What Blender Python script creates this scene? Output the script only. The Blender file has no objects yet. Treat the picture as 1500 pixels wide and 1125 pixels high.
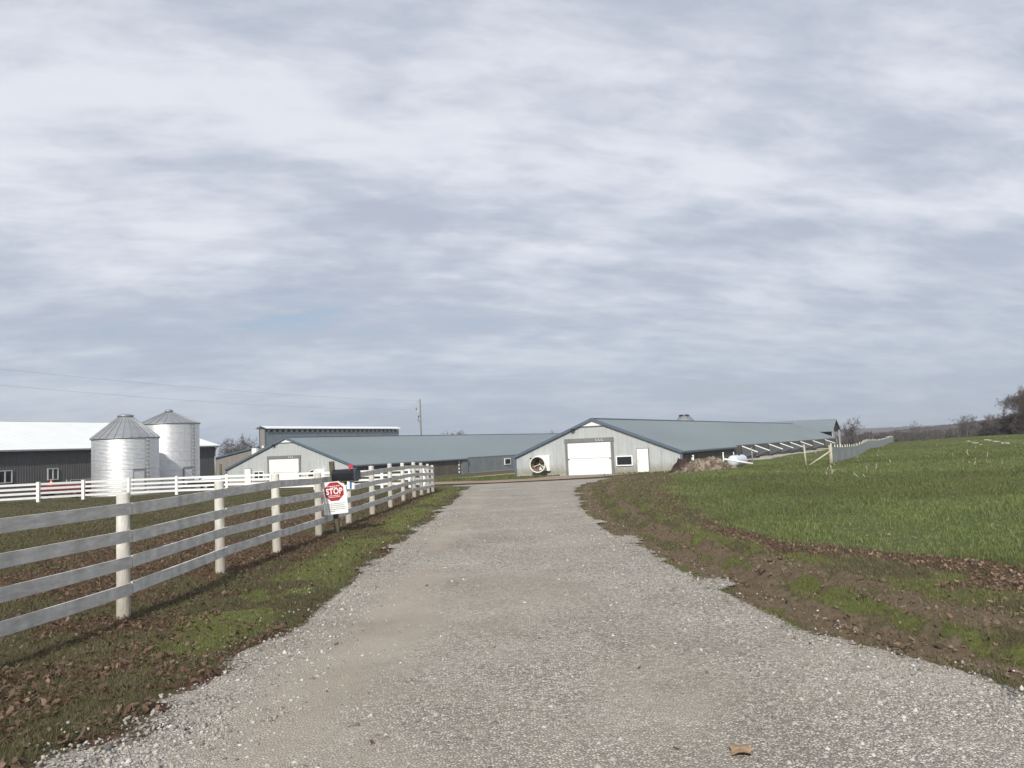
import bpy, bmesh, math, random
import numpy as np
from mathutils import Vector, Matrix
R = math.radians
random.seed(7)
rng = np.random.default_rng(11)
scene = bpy.context.scene
col = scene.collection

# ------------------------------------------------------------------ camera
CAM_H, F_PX = 1.70, 1200.0
PITCH, ROLL = math.atan(92.5 / F_PX), 0.042
cam_d = bpy.data.cameras.new('camera')
cam = bpy.data.objects.new('camera', cam_d)
col.objects.link(cam)
cam_d.sensor_width = 36
cam_d.lens = 36 * F_PX / 1500
cam_d.clip_start = 0.05
cam_d.clip_end = 12000
CAM_R = Matrix.Rotation(math.pi / 2 + PITCH, 3, 'X') @ Matrix.Rotation(-ROLL, 3, 'Z')
cam.matrix_world = Matrix.Translation((0, 0, CAM_H)) @ CAM_R.to_4x4()
scene.camera = cam

def ray(px, py):
    return CAM_R @ Vector(((px - 750) / F_PX, (562.5 - py) / F_PX, -1))
def at(px, py, d):
    """world point seen at photo pixel (px, py) at forward distance d"""
    r = ray(px, py)
    return Vector((0, 0, CAM_H)) + r * (d / r.y)

# ------------------------------------------------------------------ light
SUN_EL, SUN_AZ = 36.0, 189.0
sv = Vector((math.sin(R(SUN_AZ)) * math.cos(R(SUN_EL)), math.cos(R(SUN_AZ)) * math.cos(R(SUN_EL)), math.sin(R(SUN_EL))))
sun_d = bpy.data.lights.new('sun', 'SUN')
sun_d.energy = 3.7
sun_d.angle = R(1.6)
sun_d.color = (1.0, 0.95, 0.87)
sun = bpy.data.objects.new('sun', sun_d)
col.objects.link(sun)
sun.rotation_euler = (-sv).to_track_quat('-Z', 'Y').to_euler()
sun.location = (0, -20, 60)

world = bpy.data.worlds.new('World')
scene.world = world
world.use_nodes = True
def build_world():
    nt = world.node_tree
    N, L = nt.nodes, nt.links
    N.clear()
    def n(t, **kw):
        o = N.new(t)
        for k, v in kw.items():
            if k == 'op': o.operation = v
            else: setattr(o, k, v)
        return o
    def m(op, a, b=None, c=None, clamp=False):
        o = N.new('ShaderNodeMath'); o.operation = op; o.use_clamp = clamp
        for i, v in enumerate((a, b, c)):
            if v is None: continue
            if isinstance(v, (int, float)): o.inputs[i].default_value = v
            else: L.new(v, o.inputs[i])
        return o.outputs[0]
    def smooth(v, a, b):
        o = N.new('ShaderNodeMapRange'); o.interpolation_type = 'SMOOTHSTEP'
        L.new(v, o.inputs[0]); o.inputs[1].default_value = a; o.inputs[2].default_value = b
        return o.outputs[0]
    out = n('ShaderNodeOutputWorld')
    sky = n('ShaderNodeTexSky', sky_type='NISHITA')
    sky.sun_disc = False
    sky.sun_elevation = R(SUN_EL); sky.sun_rotation = R(SUN_AZ)
    sky.air_density = 1.0; sky.dust_density = 2.0; sky.ozone_density = 1.0
    bg1 = n('ShaderNodeBackground'); bg1.inputs[1].default_value = 0.095
    L.new(sky.outputs[0], bg1.inputs[0])
    tc = n('ShaderNodeTexCoord')
    sp = n('ShaderNodeSeparateXYZ'); L.new(tc.outputs['Generated'], sp.inputs[0])
    z = m('MAXIMUM', sp.outputs[2], 0.0)
    zz = m("ADD", z, 0.22)
    u = m('DIVIDE', sp.outputs[0], zz); v = m('DIVIDE', sp.outputs[1], zz)
    # the cloud sheet: rows lie across the view, drawn out towards the right
    cu = m('ADD', m('MULTIPLY', u, 0.90), m('MULTIPLY', v, 0.30))
    cv = m('ADD', m('MULTIPLY', v, 0.95), m('MULTIPLY', u, -0.24))
    def noise(su, sv_, scale, det, rough, dist, off):
        cb = n('ShaderNodeCombineXYZ')
        L.new(m('MULTIPLY', cu, su), cb.inputs[0]); L.new(m('MULTIPLY', cv, sv_), cb.inputs[1]); cb.inputs[2].default_value = off
        t = n('ShaderNodeTexNoise'); L.new(cb.outputs[0], t.inputs['Vector'])
        t.inputs['Scale'].default_value = scale; t.inputs['Detail'].default_value = det
        t.inputs['Roughness'].default_value = rough; t.inputs['Distortion'].default_value = dist
        return t.outputs[0]
    big = noise(0.66, 0.95, 1.05, 4, 0.48, 0.25, 41.9)
    med = noise(0.75, 1.35, 2.7, 5, 0.52, 0.30, 27.7)
    fine = noise(0.75, 1.5, 9.0, 7, 0.58, 0.25, 1.3)
    dens = m('ADD', m('MULTIPLY', big, 0.62), m('ADD', m('MULTIPLY', med, 0.30), m('MULTIPLY', fine, 0.13)))
    cover = smooth(dens, 0.355, 0.445)          # how much of the blue is hidden
    lit = smooth(m('ADD', m('MULTIPLY', big, 0.46), m('ADD', m('MULTIPLY', med, 0.40), m('MULTIPLY', fine, 0.24))), 0.45, 0.68)
    mix = n('ShaderNodeMix', data_type='RGBA'); L.new(lit, mix.inputs[0])
    mix.inputs[6].default_value = (0.420, 0.455, 0.540, 1)
    mix.inputs[7].default_value = (0.690, 0.712, 0.768, 1)
    # pale air near the horizon softens the cloud sheet
    hz = smooth(z, 0.0, 0.26)
    mix2 = n('ShaderNodeMix', data_type='RGBA'); L.new(m('ADD', m('MULTIPLY', hz, 0.66), 0.34), mix2.inputs[0])
    mix2.inputs[6].default_value = (0.352, 0.412, 0.505, 1)
    L.new(mix.outputs[2], mix2.inputs[7])
    bg2 = n('ShaderNodeBackground'); L.new(mix2.outputs[2], bg2.inputs[0]); bg2.inputs[1].default_value = 1.0
    ms = n('ShaderNodeMixShader')
    cov2 = m('MAXIMUM', m('MULTIPLY', cover, 0.93), m('MULTIPLY', m('SUBTRACT', 1.0, smooth(z, 0.0, 0.20)), 0.90))
    L.new(cov2, ms.inputs[0]); L.new(bg1.outputs[0], ms.inputs[1]); L.new(bg2.outputs[0], ms.inputs[2])
    L.new(ms.outputs[0], out.inputs[0])
build_world()
vs = scene.view_settings
vs.view_transform = 'Standard'; vs.look = 'None'; vs.exposure = 0.25; vs.gamma = 1.0; vs.use_curve_mapping = False
scene.cycles.max_bounces = 6
scene.cycles.transparent_max_bounces = 8

# ------------------------------------------------------------------ helpers
def tag(o, label, cat, group=None, kind=None):
    o['label'] = label
    if cat: o['category'] = cat
    if group: o['group'] = group
    if kind: o['kind'] = kind
    return o
def empty(name, loc, rz=0.0):
    o = bpy.data.objects.new(name, None)
    o.empty_display_size = 0.3
    col.objects.link(o); o.location = loc; o.rotation_euler = (0, 0, rz)
    return o
def link(name, me, parent=None, loc=None, rot=None):
    o = bpy.data.objects.new(name, me)
    col.objects.link(o)
    if parent is not None: o.parent = parent
    if loc is not None: o.location = loc
    if rot is not None: o.rotation_euler = rot
    return o
def copy_tree(o, parent=None):
    c = o.copy(); col.objects.link(c)
    if parent is not None: c.parent = parent
    for ch in list(o.children): copy_tree(ch, c)
    return c

class MB:
    def __init__(s): s.v = []; s.f = []; s.sm = []
    def add(s, vs_, fs, smooth=False):
        b = len(s.v); s.v += [tuple(p) for p in vs_]
        s.f += [tuple(b + i for i in f) for f in fs]; s.sm += [smooth] * len(fs)
        return s
    def box(s, c, size, M=None):
        hx, hy, hz = (q / 2 for q in size)
        P = [Vector((x, y, z)) for z in (-hz, hz) for y in (-hy, hy) for x in (-hx, hx)]
        if M is not None: P = [M @ p for p in P]
        c = Vector(c)
        return s.add([p + c for p in P], [(0, 2, 3, 1), (4, 5, 7, 6), (0, 1, 5, 4), (2, 6, 7, 3), (0, 4, 6, 2), (1, 3, 7, 5)])
    def bar(s, a, b, w, h, up=(0, 0, 1)):
        a, b = Vector(a), Vector(b); d = (b - a).normalized(); up = Vector(up)
        x = d.cross(up).normalized(); z = x.cross(d).normalized()
        P = []
        for e in (a, b):
            for sx, sz in ((-1, -1), (1, -1), (1, 1), (-1, 1)): P.append(e + x * (sx * w / 2) + z * (sz * h / 2))
        return s.add(P, [(3, 2, 1, 0), (4, 5, 6, 7), (0, 1, 5, 4), (1, 2, 6, 5), (2, 3, 7, 6), (3, 0, 4, 7)])
    def tube(s, a, b, r0, r1=None, n=8, caps=True, smooth=True):
        r1 = r0 if r1 is None else r1
        a, b = Vector(a), Vector(b); d = (b - a).normalized()
        x = d.orthogonal().normalized(); y = d.cross(x)
        P = [a + (x * math.cos(t) + y * math.sin(t)) * r0 for t in [2 * math.pi * i / n for i in range(n)]]
        P += [b + (x * math.cos(t) + y * math.sin(t)) * r1 for t in [2 * math.pi * i / n for i in range(n)]]
        s.add(P, [(i, (i + 1) % n, n + (i + 1) % n, n + i) for i in range(n)], smooth)
        if caps:
            k = len(s.v) - 2 * n
            s.f += [tuple(k + i for i in reversed(range(n))), tuple(k + n + i for i in range(n))]; s.sm += [False, False]
        return s
    def path(s, pts, r, n=6, smooth=True):
        for a, b in zip(pts[:-1], pts[1:]): s.tube(a, b, r, r, n, True, smooth)
        return s
    def lathe(s, prof, n=32, smooth=True, M=None, caps=False):
        P = []
        for r, z in prof:
            for i in range(n):
                t = 2 * math.pi * i / n; P.append(Vector((r * math.cos(t), r * math.sin(t), z)))
        if M is not None: P = [M @ p for p in P]
        k = len(prof)
        s.add(P, [(j * n + i, j * n + (i + 1) % n, (j + 1) * n + (i + 1) % n, (j + 1) * n + i) for j in range(k - 1) for i in range(n)], smooth)
        if caps:
            b = len(s.v) - k * n
            s.f += [tuple(b + i for i in reversed(range(n))), tuple(b + (k - 1) * n + i for i in range(n))]; s.sm += [False, False]
        return s
    def prism(s, poly, ext):
        """polygon (3-D points) pushed along ext"""
        n = len(poly); e = Vector(ext); A = [Vector(p) for p in poly]
        return s.add(A + [p + e for p in A], [tuple(reversed(range(n))), tuple(range(n, 2 * n))] + [(i, (i + 1) % n, n + (i + 1) % n, n + i) for i in range(n)])
    def mesh(s, name, mat=None):
        me = bpy.data.meshes.new(name)
        me.from_pydata(s.v, [], s.f)
        me.polygons.foreach_set('use_smooth', s.sm)
        if mat: me.materials.append(mat)
        bm = bmesh.new(); bm.from_mesh(me); bmesh.ops.recalc_face_normals(bm, faces=bm.faces); bm.to_mesh(me); bm.free()
        return me
    def build(s, name, mat, parent=None, loc=None, rot=None):
        return link(name, s.mesh(name, mat), parent, loc, rot)

def raw_mesh(name, V, Fc, mat, cols=None, smooth=False):
    """numpy verts (n,3), faces (m,k) with k fixed, optional per-vertex colour"""
    me = bpy.data.meshes.new(name)
    V = np.asarray(V, np.float32); Fc = np.asarray(Fc, np.int32); k = Fc.shape[1]
    me.vertices.add(len(V)); me.vertices.foreach_set('co', V.ravel())
    me.loops.add(Fc.size); me.loops.foreach_set('vertex_index', Fc.ravel())
    me.polygons.add(len(Fc)); me.polygons.foreach_set('loop_start', np.arange(0, Fc.size, k, dtype=np.int32))
    if smooth: me.polygons.foreach_set('use_smooth', np.ones(len(Fc), bool))
    if cols is not None:
        a = me.attributes.new('tint', 'FLOAT_COLOR', 'POINT')
        c = np.ones((len(V), 4), np.float32); c[:, :3] = cols
        a.data.foreach_set('color', c.ravel())
    me.update(calc_edges=True)
    if mat: me.materials.append(mat)
    return me

# value noise in numpy, for scattering and terrain relief
_perm = rng.random((257, 257)).astype(np.float32)
def vnoise(x, y, s=1.0, o=0.0):
    x = np.asarray(x, float) * s + o; y = np.asarray(y, float) * s + o * 1.7
    xi = np.floor(x).astype(int); yi = np.floor(y).astype(int)
    fx = x - xi; fy = y - yi; fx = fx * fx * (3 - 2 * fx); fy = fy * fy * (3 - 2 * fy)
    a = _perm[xi % 256, yi % 256]; b = _perm[(xi + 1) % 256, yi % 256]; c = _perm[xi % 256, (yi + 1) % 256]; d = _perm[(xi + 1) % 256, (yi + 1) % 256]
    return (a * (1 - fx) + b * fx) * (1 - fy) + (c * (1 - fx) + d * fx) * fy
def fbm(x, y, s=1.0, o=0.0, n=4):
    t = 0; a = 0.5; tot = 0
    for i in range(n):
        t = t + a * vnoise(x, y, s * 2 ** i, o + 13.1 * i); tot += a; a *= 0.5
    return t / tot
def sstep(x, a, b):
    t = np.clip((np.asarray(x, float) - a) / (b - a), 0, 1); return t * t * (3 - 2 * t)

# ------------------------------------------------------------------ materials
def mat(name, c, rough=0.7, metal=0.0, splash=0.0, var=0.0, vscale=4.0, bump=0.0, bscale=40.0, c2=None, stretch=None, spec=0.5, tint=False, streak=0.0):
    m = bpy.data.materials.new(name); m.use_nodes = True
    nt = m.node_tree; N, L = nt.nodes, nt.links
    b = N['Principled BSDF']
    b.inputs['Roughness'].default_value = rough; b.inputs['Metallic'].default_value = metal
    b.inputs['Specular IOR Level'].default_value = spec
    b.inputs['Base Color'].default_value = (*c, 1)
    tc = N.new('ShaderNodeTexCoord'); vec = tc.outputs['Object']
    if stretch:
        mp = N.new('ShaderNodeMapping'); mp.inputs['Scale'].default_value = stretch; L.new(vec, mp.inputs[0]); vec = mp.outputs[0]
    src = None
    if tint:
        at_ = N.new('ShaderNodeAttribute'); at_.attribute_name = 'tint'; src = at_.outputs['Color']
    if var > 0 or c2:
        t = N.new('ShaderNodeTexNoise'); t.inputs['Scale'].default_value = vscale; t.inputs['Detail'].default_value = 8; t.inputs['Roughness'].default_value = 0.62
        L.new(vec, t.inputs['Vector'])
        rp = N.new('ShaderNodeMapRange'); rp.inputs[1].default_value = 0.3; rp.inputs[2].default_value = 0.7; L.new(t.outputs[0], rp.inputs[0])
        mx = N.new('ShaderNodeMix'); mx.data_type = 'RGBA'; L.new(rp.outputs[0], mx.inputs[0])
        if c2 is None: c2 = tuple(q * (1 + var) for q in c); c = tuple(q * (1 - var) for q in c)
        mx.inputs[6].default_value = (*c, 1); mx.inputs[7].default_value = (*c2, 1)
        if src is not None:
            mm = N.new('ShaderNodeMix'); mm.data_type = 'RGBA'; mm.blend_type = 'MULTIPLY'; mm.inputs[0].default_value = 1
            L.new(src, mm.inputs[6]); L.new(mx.outputs[2], mm.inputs[7]); src = mm.outputs[2]
        else: src = mx.outputs[2]
        rr = N.new('ShaderNodeMapRange'); rr.inputs[3].default_value = max(0.02, rough - 0.08); rr.inputs[4].default_value = min(1, rough + 0.08)
        L.new(t.outputs[0], rr.inputs[0]); L.new(rr.outputs[0], b.inputs['Roughness'])
    if streak > 0:      # rain streaks and grime that run down the sheet
        mp2 = N.new('ShaderNodeMapping'); mp2.inputs['Scale'].default_value = (3.5, 3.5, 0.25); L.new(tc.outputs['Object'], mp2.inputs[0])
        t2 = N.new('ShaderNodeTexNoise'); t2.inputs['Scale'].default_value = 1.0; t2.inputs['Detail'].default_value = 6; L.new(mp2.outputs[0], t2.inputs['Vector'])
        r2 = N.new('ShaderNodeMapRange'); r2.inputs[1].default_value = 0.4; r2.inputs[2].default_value = 0.75; r2.inputs[3].default_value = 1.0; r2.inputs[4].default_value = 1.0 - streak
        L.new(t2.outputs[0], r2.inputs[0])
        mm = N.new('ShaderNodeMix'); mm.data_type = 'RGBA'; mm.blend_type = 'MULTIPLY'; mm.inputs[0].default_value = 1
        if src is not None: L.new(src, mm.inputs[6])
        else: mm.inputs[6].default_value = (*c, 1)
        L.new(r2.outputs[0], mm.inputs[7]); src = mm.outputs[2]
    if splash > 0:      # mud thrown up on the foot of the sheets
        sx = N.new('ShaderNodeSeparateXYZ'); L.new(tc.outputs['Object'], sx.inputs[0])
        t4 = N.new('ShaderNodeTexNoise'); t4.inputs['Scale'].default_value = 1.6; t4.inputs['Detail'].default_value = 8; t4.inputs['Roughness'].default_value = .7; L.new(tc.outputs['Object'], t4.inputs['Vector'])
        ma = N.new('ShaderNodeMath'); ma.operation = 'MULTIPLY_ADD'; L.new(t4.outputs[0], ma.inputs[0]); ma.inputs[1].default_value = -1.6; L.new(sx.outputs[2], ma.inputs[2])
        r4 = N.new('ShaderNodeMapRange'); L.new(ma.outputs[0], r4.inputs[0]); r4.inputs[1].default_value = -.55; r4.inputs[2].default_value = .15; r4.inputs[3].default_value = splash; r4.inputs[4].default_value = 0
        m4 = N.new('ShaderNodeMix'); m4.data_type = 'RGBA'; L.new(r4.outputs[0], m4.inputs[0]); L.new(src, m4.inputs[6]); m4.inputs[7].default_value = (.22, .175, .125, 1); src = m4.outputs[2]
    if src is not None: L.new(src, b.inputs['Base Color'])
    if bump > 0:
        t3 = N.new('ShaderNodeTexNoise'); t3.inputs['Scale'].default_value = bscale; t3.inputs['Detail'].default_value = 6; L.new(vec, t3.inputs['Vector'])
        bp = N.new('ShaderNodeBump'); bp.inputs['Strength'].default_value = bump; bp.inputs['Distance'].default_value = 0.02
        L.new(t3.outputs[0], bp.inputs['Height']); L.new(bp.outputs[0], b.inputs['Normal'])
    return m
M = {}
M['siding'] = mat('grey_siding', (0.425, 0.450, 0.448), 0.55, splash=0.6, var=0.06, vscale=1.2, streak=0.16)
M['siding_tan'] = mat('tan_siding', (0.235, 0.215, 0.195), 0.6, var=0.08, vscale=0.8, streak=0.12)
M['charcoal'] = mat('charcoal_siding', (0.082, 0.082, 0.083), 0.65, var=0.12, vscale=0.7, streak=0.15)
M['side_wall'] = mat('weathered_curtain_wall', (0.085, 0.075, 0.058), 0.85, c2=(0.150, 0.135, 0.110), vscale=1.0, streak=0.3)
M['side_blue'] = mat('blue_grey_side_wall', (0.20, 0.225, 0.235), 0.7, var=0.15, vscale=0.9, streak=0.2)
M['roof'] = mat('grey_metal_roof', (0.172, 0.208, 0.222), 0.52, metal=0.0, var=0.09, vscale=0.12, stretch=(1, 0.35, 1))
M['roof_white'] = mat('white_metal_roof', (0.70, 0.72, 0.71), 0.5, var=0.04, vscale=0.3)
M['trim'] = mat('slate_blue_trim', (0.090, 0.125, 0.165), 0.5, var=0.1, vscale=2)
M['trim_grey'] = mat('grey_door_trim', (0.175, 0.175, 0.175), 0.6, var=0.12, vscale=2)
M['white'] = mat('white_painted_metal', (0.80, 0.80, 0.785), 0.45, var=0.02, vscale=2)
M['white_fence'] = mat('white_vinyl', (0.78, 0.78, 0.755), 0.5, var=0.05, vscale=3)
M['concrete'] = mat('concrete', (0.36, 0.335, 0.295), 0.9, var=0.15, vscale=3, bump=0.3)
M['glass'] = mat('dark_glass', (0.020, 0.024, 0.028), 0.08, spec=0.6)
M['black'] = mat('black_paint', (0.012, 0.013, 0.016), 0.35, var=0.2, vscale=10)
M['dark'] = mat('dark_void', (0.018, 0.018, 0.020), 0.9)
M['galv'] = mat('galvanised_steel', (0.80, 0.81, 0.82), 0.48, metal=0.88, var=0.13, vscale=3.0, stretch=(1, 1, 5), streak=0.10)
M['galv_roof'] = mat('galvanised_roof', (0.36, 0.37, 0.38), 0.45, metal=0.65, var=0.12, vscale=2.0)
M['galv_dull'] = mat('dull_galvanised', (0.30, 0.31, 0.32), 0.5, metal=0.6, var=0.15, vscale=5)
M['plank'] = mat('weathered_white_board', (0.52, 0.50, 0.46), 0.8, c2=(0.80, 0.78, 0.74), vscale=2.2, stretch=(2, 2, 9), bump=0.3, bscale=30, streak=0.34)
M['post_white'] = mat('chalky_white_post', (0.50, 0.49, 0.43), 0.85, c2=(0.76, 0.75, 0.69), vscale=5, stretch=(3, 3, 0.7), bump=0.4, bscale=22, streak=0.34, splash=0.55)
M['wood_old'] = mat('grey_green_wood', (0.055, 0.050, 0.036), 0.9, c2=(0.135, 0.118, 0.085), vscale=9, stretch=(3, 3, 0.4), bump=0.5, bscale=30)
M['wood_pale'] = mat('pale_wood', (0.33, 0.30, 0.23), 0.85, c2=(0.50, 0.46, 0.37), vscale=6, stretch=(3, 3, 0.5), bump=0.3)
M['wood_pole'] = mat('utility_pole_wood', (0.16, 0.135, 0.115), 0.9, var=0.25, vscale=3, stretch=(4, 4, 0.3))
M['red'] = mat('sign_red', (0.33, 0.012, 0.018), 0.5, var=0.04)
M['sign_white'] = mat('sign_white', (0.78, 0.78, 0.77), 0.5, var=0.03, vscale=4)
M['ink'] = mat('grey_print', (0.16, 0.16, 0.165), 0.6)
M['blue_ink'] = mat('blue_print', (0.03, 0.13, 0.36), 0.5)
M['flag_red'] = mat('mailbox_flag_red', (0.50, 0.025, 0.05), 0.45)
M['maroon'] = mat('faded_red_paint', (0.12, 0.010, 0.018), 0.5, var=0.25, vscale=2)
M['orange'] = mat('safety_orange', (0.75, 0.10, 0.045), 0.5)
M['rubber'] = mat('rubber', (0.014, 0.014, 0.014), 0.9)
M['cone_in'] = mat('brown_fan_interior', (0.20, 0.145, 0.105), 0.75, var=0.2, vscale=3)
M['cream'] = mat('cream_plastic', (0.74, 0.72, 0.64), 0.5, var=0.04)
M['silt'] = mat('grey_silt_fabric', (0.235, 0.265, 0.265), 0.85, var=0.10, vscale=2, stretch=(1, 1, 2), streak=0.18)
M['tank'] = mat('tank_white', (0.60, 0.64, 0.70), 0.45, var=0.05, vscale=2, streak=0.12)
M['rust'] = mat('rusty_steel', (0.10, 0.035, 0.022), 0.85, c2=(0.05, 0.022, 0.018), vscale=5)
M['wire'] = mat('cable', (0.05, 0.05, 0.055), 0.6)
M['bark'] = mat('bark', (0.075, 0.062, 0.054), 0.95, var=0.25, vscale=3)
M['twigs'] = mat('twigs', (0.105, 0.086, 0.077), 0.95, var=0.2, vscale=0.6)
M['scrub'] = mat('scrub', (1, 1, 1), 0.95, tint=True)
M['tinted'] = mat('tinted_matter', (1, 1, 1), 0.85, tint=True, spec=0.25)
M['stone'] = mat('gravel_stone', (1, 1, 1), 0.8, tint=True, spec=0.35)
def translucent_leaf(name):
    m = mat(name, (1, 1, 1), 0.75, tint=True, spec=0.25)
    nt = m.node_tree; N, L = nt.nodes, nt.links
    b = N['Principled BSDF']; tr = N.new('ShaderNodeBsdfTranslucent'); mx = N.new('ShaderNodeMixShader'); mx.inputs[0].default_value = 0.28
    src = b.inputs['Base Color'].links[0].from_socket
    L.new(src, tr.inputs[0]); L.new(b.outputs[0], mx.inputs[1]); L.new(tr.outputs[0], mx.inputs[2]); L.new(mx.outputs[0], N['Material Output'].inputs[0])
    return m
M['blade'] = translucent_leaf('grass_blade')

# ------------------------------------------------------------------ terrain
CP = np.array([
    (0, -20, 0), (0, -5, 0), (0, 3, 0), (0, 10, 0), (-.3, 20, 0), (-.3, 30, -.08), (-.5, 43, -.40), (0, 57, -.80), (4, 66, -.98),
    (-4.3, 9, .0), (-4.2, 18, .0), (-3.8, 30, -.06), (-4, 43, -.43),
    (-12, 5, .02), (-12, 15, -.02), (-12, 30, -.30), (-25, 40, -.60), (-20, 61, -.82), (-33, 57, -.72), (-7, 57, -.80), (-28, 72, -.98), (-45, 70, -1.1),
    (-53, 85, -1.4), (-40, 113, -1.8), (-28, 98, -1.75), (-18.5, 95, -1.75), (-7, 116, -1.75), (-25, 20, -.15), (-45, 30, -.4), (-70, 60, -1.0),
    (0, 81, -1.25), (14.6, 71, -1.0), (7, 72, -1.06), (22, 86, -1.0), (38, 115, -.95), (62, 158, -1.0), (5, 115, -1.7),
    (4, 15, .02), (6, 9, .02), (10, 20, .05), (18.5, 48, 0), (11, 40, -.15), (15, 62, -.70), (18, 67, -.65), (41, 96, -.24), (67, 145, -.25),
    (60, 80, .10), (75, 130, .15), (95, 150, .25), (60, 40, .25), (30, 30, .12), (110, 110, .3), (140, 150, .2), (25, 10, .1), (25, -10, .1), (-25, -10, 0),
    (60, 215, -2.2), (110, 240, -2.0), (160, 240, -1.2), (0, 220, -2.4), (-80, 200, -2.4), (-140, 120, -2), (200, 90, 0), (-140, 0, -.6), (200, 0, .2), (0, -60, .0), (-90, 300, -4), (60, 300, -4), (220, 300, -3.2)], float)
def _tps(r2): return np.where(r2 > 1e-9, r2 * np.log(np.maximum(r2, 1e-9)), 0.0) * 1e-2
def _solve():
    n = len(CP); X = CP[:, :2] / 50.0
    d2 = ((X[:, None] - X[None]) ** 2).sum(-1)
    A = np.zeros((n + 3, n + 3)); A[:n, :n] = _tps(d2) + np.eye(n) * 4e-5
    A[:n, n] = 1; A[:n, n + 1:] = X; A[n, :n] = 1; A[n + 1:, :n] = X.T
    return np.linalg.solve(A, np.concatenate([CP[:, 2], np.zeros(3)])), X
_W, _X = _solve()
def base_h(x, y):
    x = np.asarray(x, float); y = np.asarray(y, float); sh = np.broadcast(x, y).shape
    P = np.stack([np.broadcast_to(x, sh).ravel(), np.broadcast_to(y, sh).ravel()], 1) / 50.0
    out = np.empty(len(P))
    for i in range(0, len(P), 20000):
        p = P[i:i + 20000]
        d2 = ((p[:, None] - _X[None]) ** 2).sum(-1)
        out[i:i + 20000] = _tps(d2) @ _W[:-3] + _W[-3] + p @ _W[-2:]
    rr = np.hypot(P[:, 0] * 50, P[:, 1] * 50 - 60)
    k = sstep(rr, 190, 330)
    out = np.clip(out, -5.5, 1.2) * (1 - k) + (-4.0) * k
    return out.reshape(sh)

# driveway edges: (y, left x, right x)
def ground_at_px(px, py):
    r = ray(px, py); t = (CAM_H - 0) / -r.z if r.z < 0 else 100.0
    for _ in range(12):
        p = Vector((0, 0, CAM_H)) + r * t
        t = (CAM_H - float(base_h(p.x, p.y))) / -r.z
    return Vector((0, 0, CAM_H)) + r * t
EL = [(-12, -2.6), (1, -2.5)] + [(p.y, p.x) for p in (ground_at_px(*q) for q in ((105, 1120), (190, 1062), (290, 1000), (383, 942), (450, 885), (510, 845), (565, 805), (620, 765), (655, 738), (672, 722)))] + [(52, -3.2), (60, -6)]
ER = [(-12, 4.2), (1, 4.0)] + [(p.y, p.x) for p in (ground_at_px(*q) for q in ((1560, 1012), (1400, 972), (1283, 945), (1200, 916), (1133, 887), (1067, 858), (1000, 827), (935, 797), (885, 768), (862, 745), (850, 725), (850, 713)))] + [(60, 7.5)]
EL.sort(); ER.sort()
def drive_l(y): return np.interp(y, [a for a, _ in EL], [b for _, b in EL])
def drive_r(y): return np.interp(y, [a for a, _ in ER], [b for _, b in ER])

def poly_dist(x, y, pts):
    best = np.full(np.shape(x), 1e9)
    for (ax, ay), (bx, by) in zip(pts[:-1], pts[1:]):
        dx, dy = bx - ax, by - ay; t = np.clip(((x - ax) * dx + (y - ay) * dy) / (dx * dx + dy * dy), 0, 1)
        best = np.minimum(best, np.hypot(x - ax - t * dx, y - ay - t * dy))
    return best
LANE_A = [(-40, 86), (-26, 80), (-13, 71), (-3, 63.5), (4.5, 65), (7.2, 74)]
LANE_B = [(-34, 95), (-22, 86), (-12, 86.5), (-5, 95), (3, 108), (22, 142)]
def wob(x, y): return (fbm(x, y, 0.8, 3.0, 3) - 0.5)
def drive_mask(x, y):
    e = wob(x, y) * 1.1 + (vnoise(x, y, 5, 2) - .5) * .25
    return sstep(x - drive_l(y) + e, -.15, .35) * sstep(drive_r(y) - x + e, -.15, .35) * sstep(60 - y, 0, 4)
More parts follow.
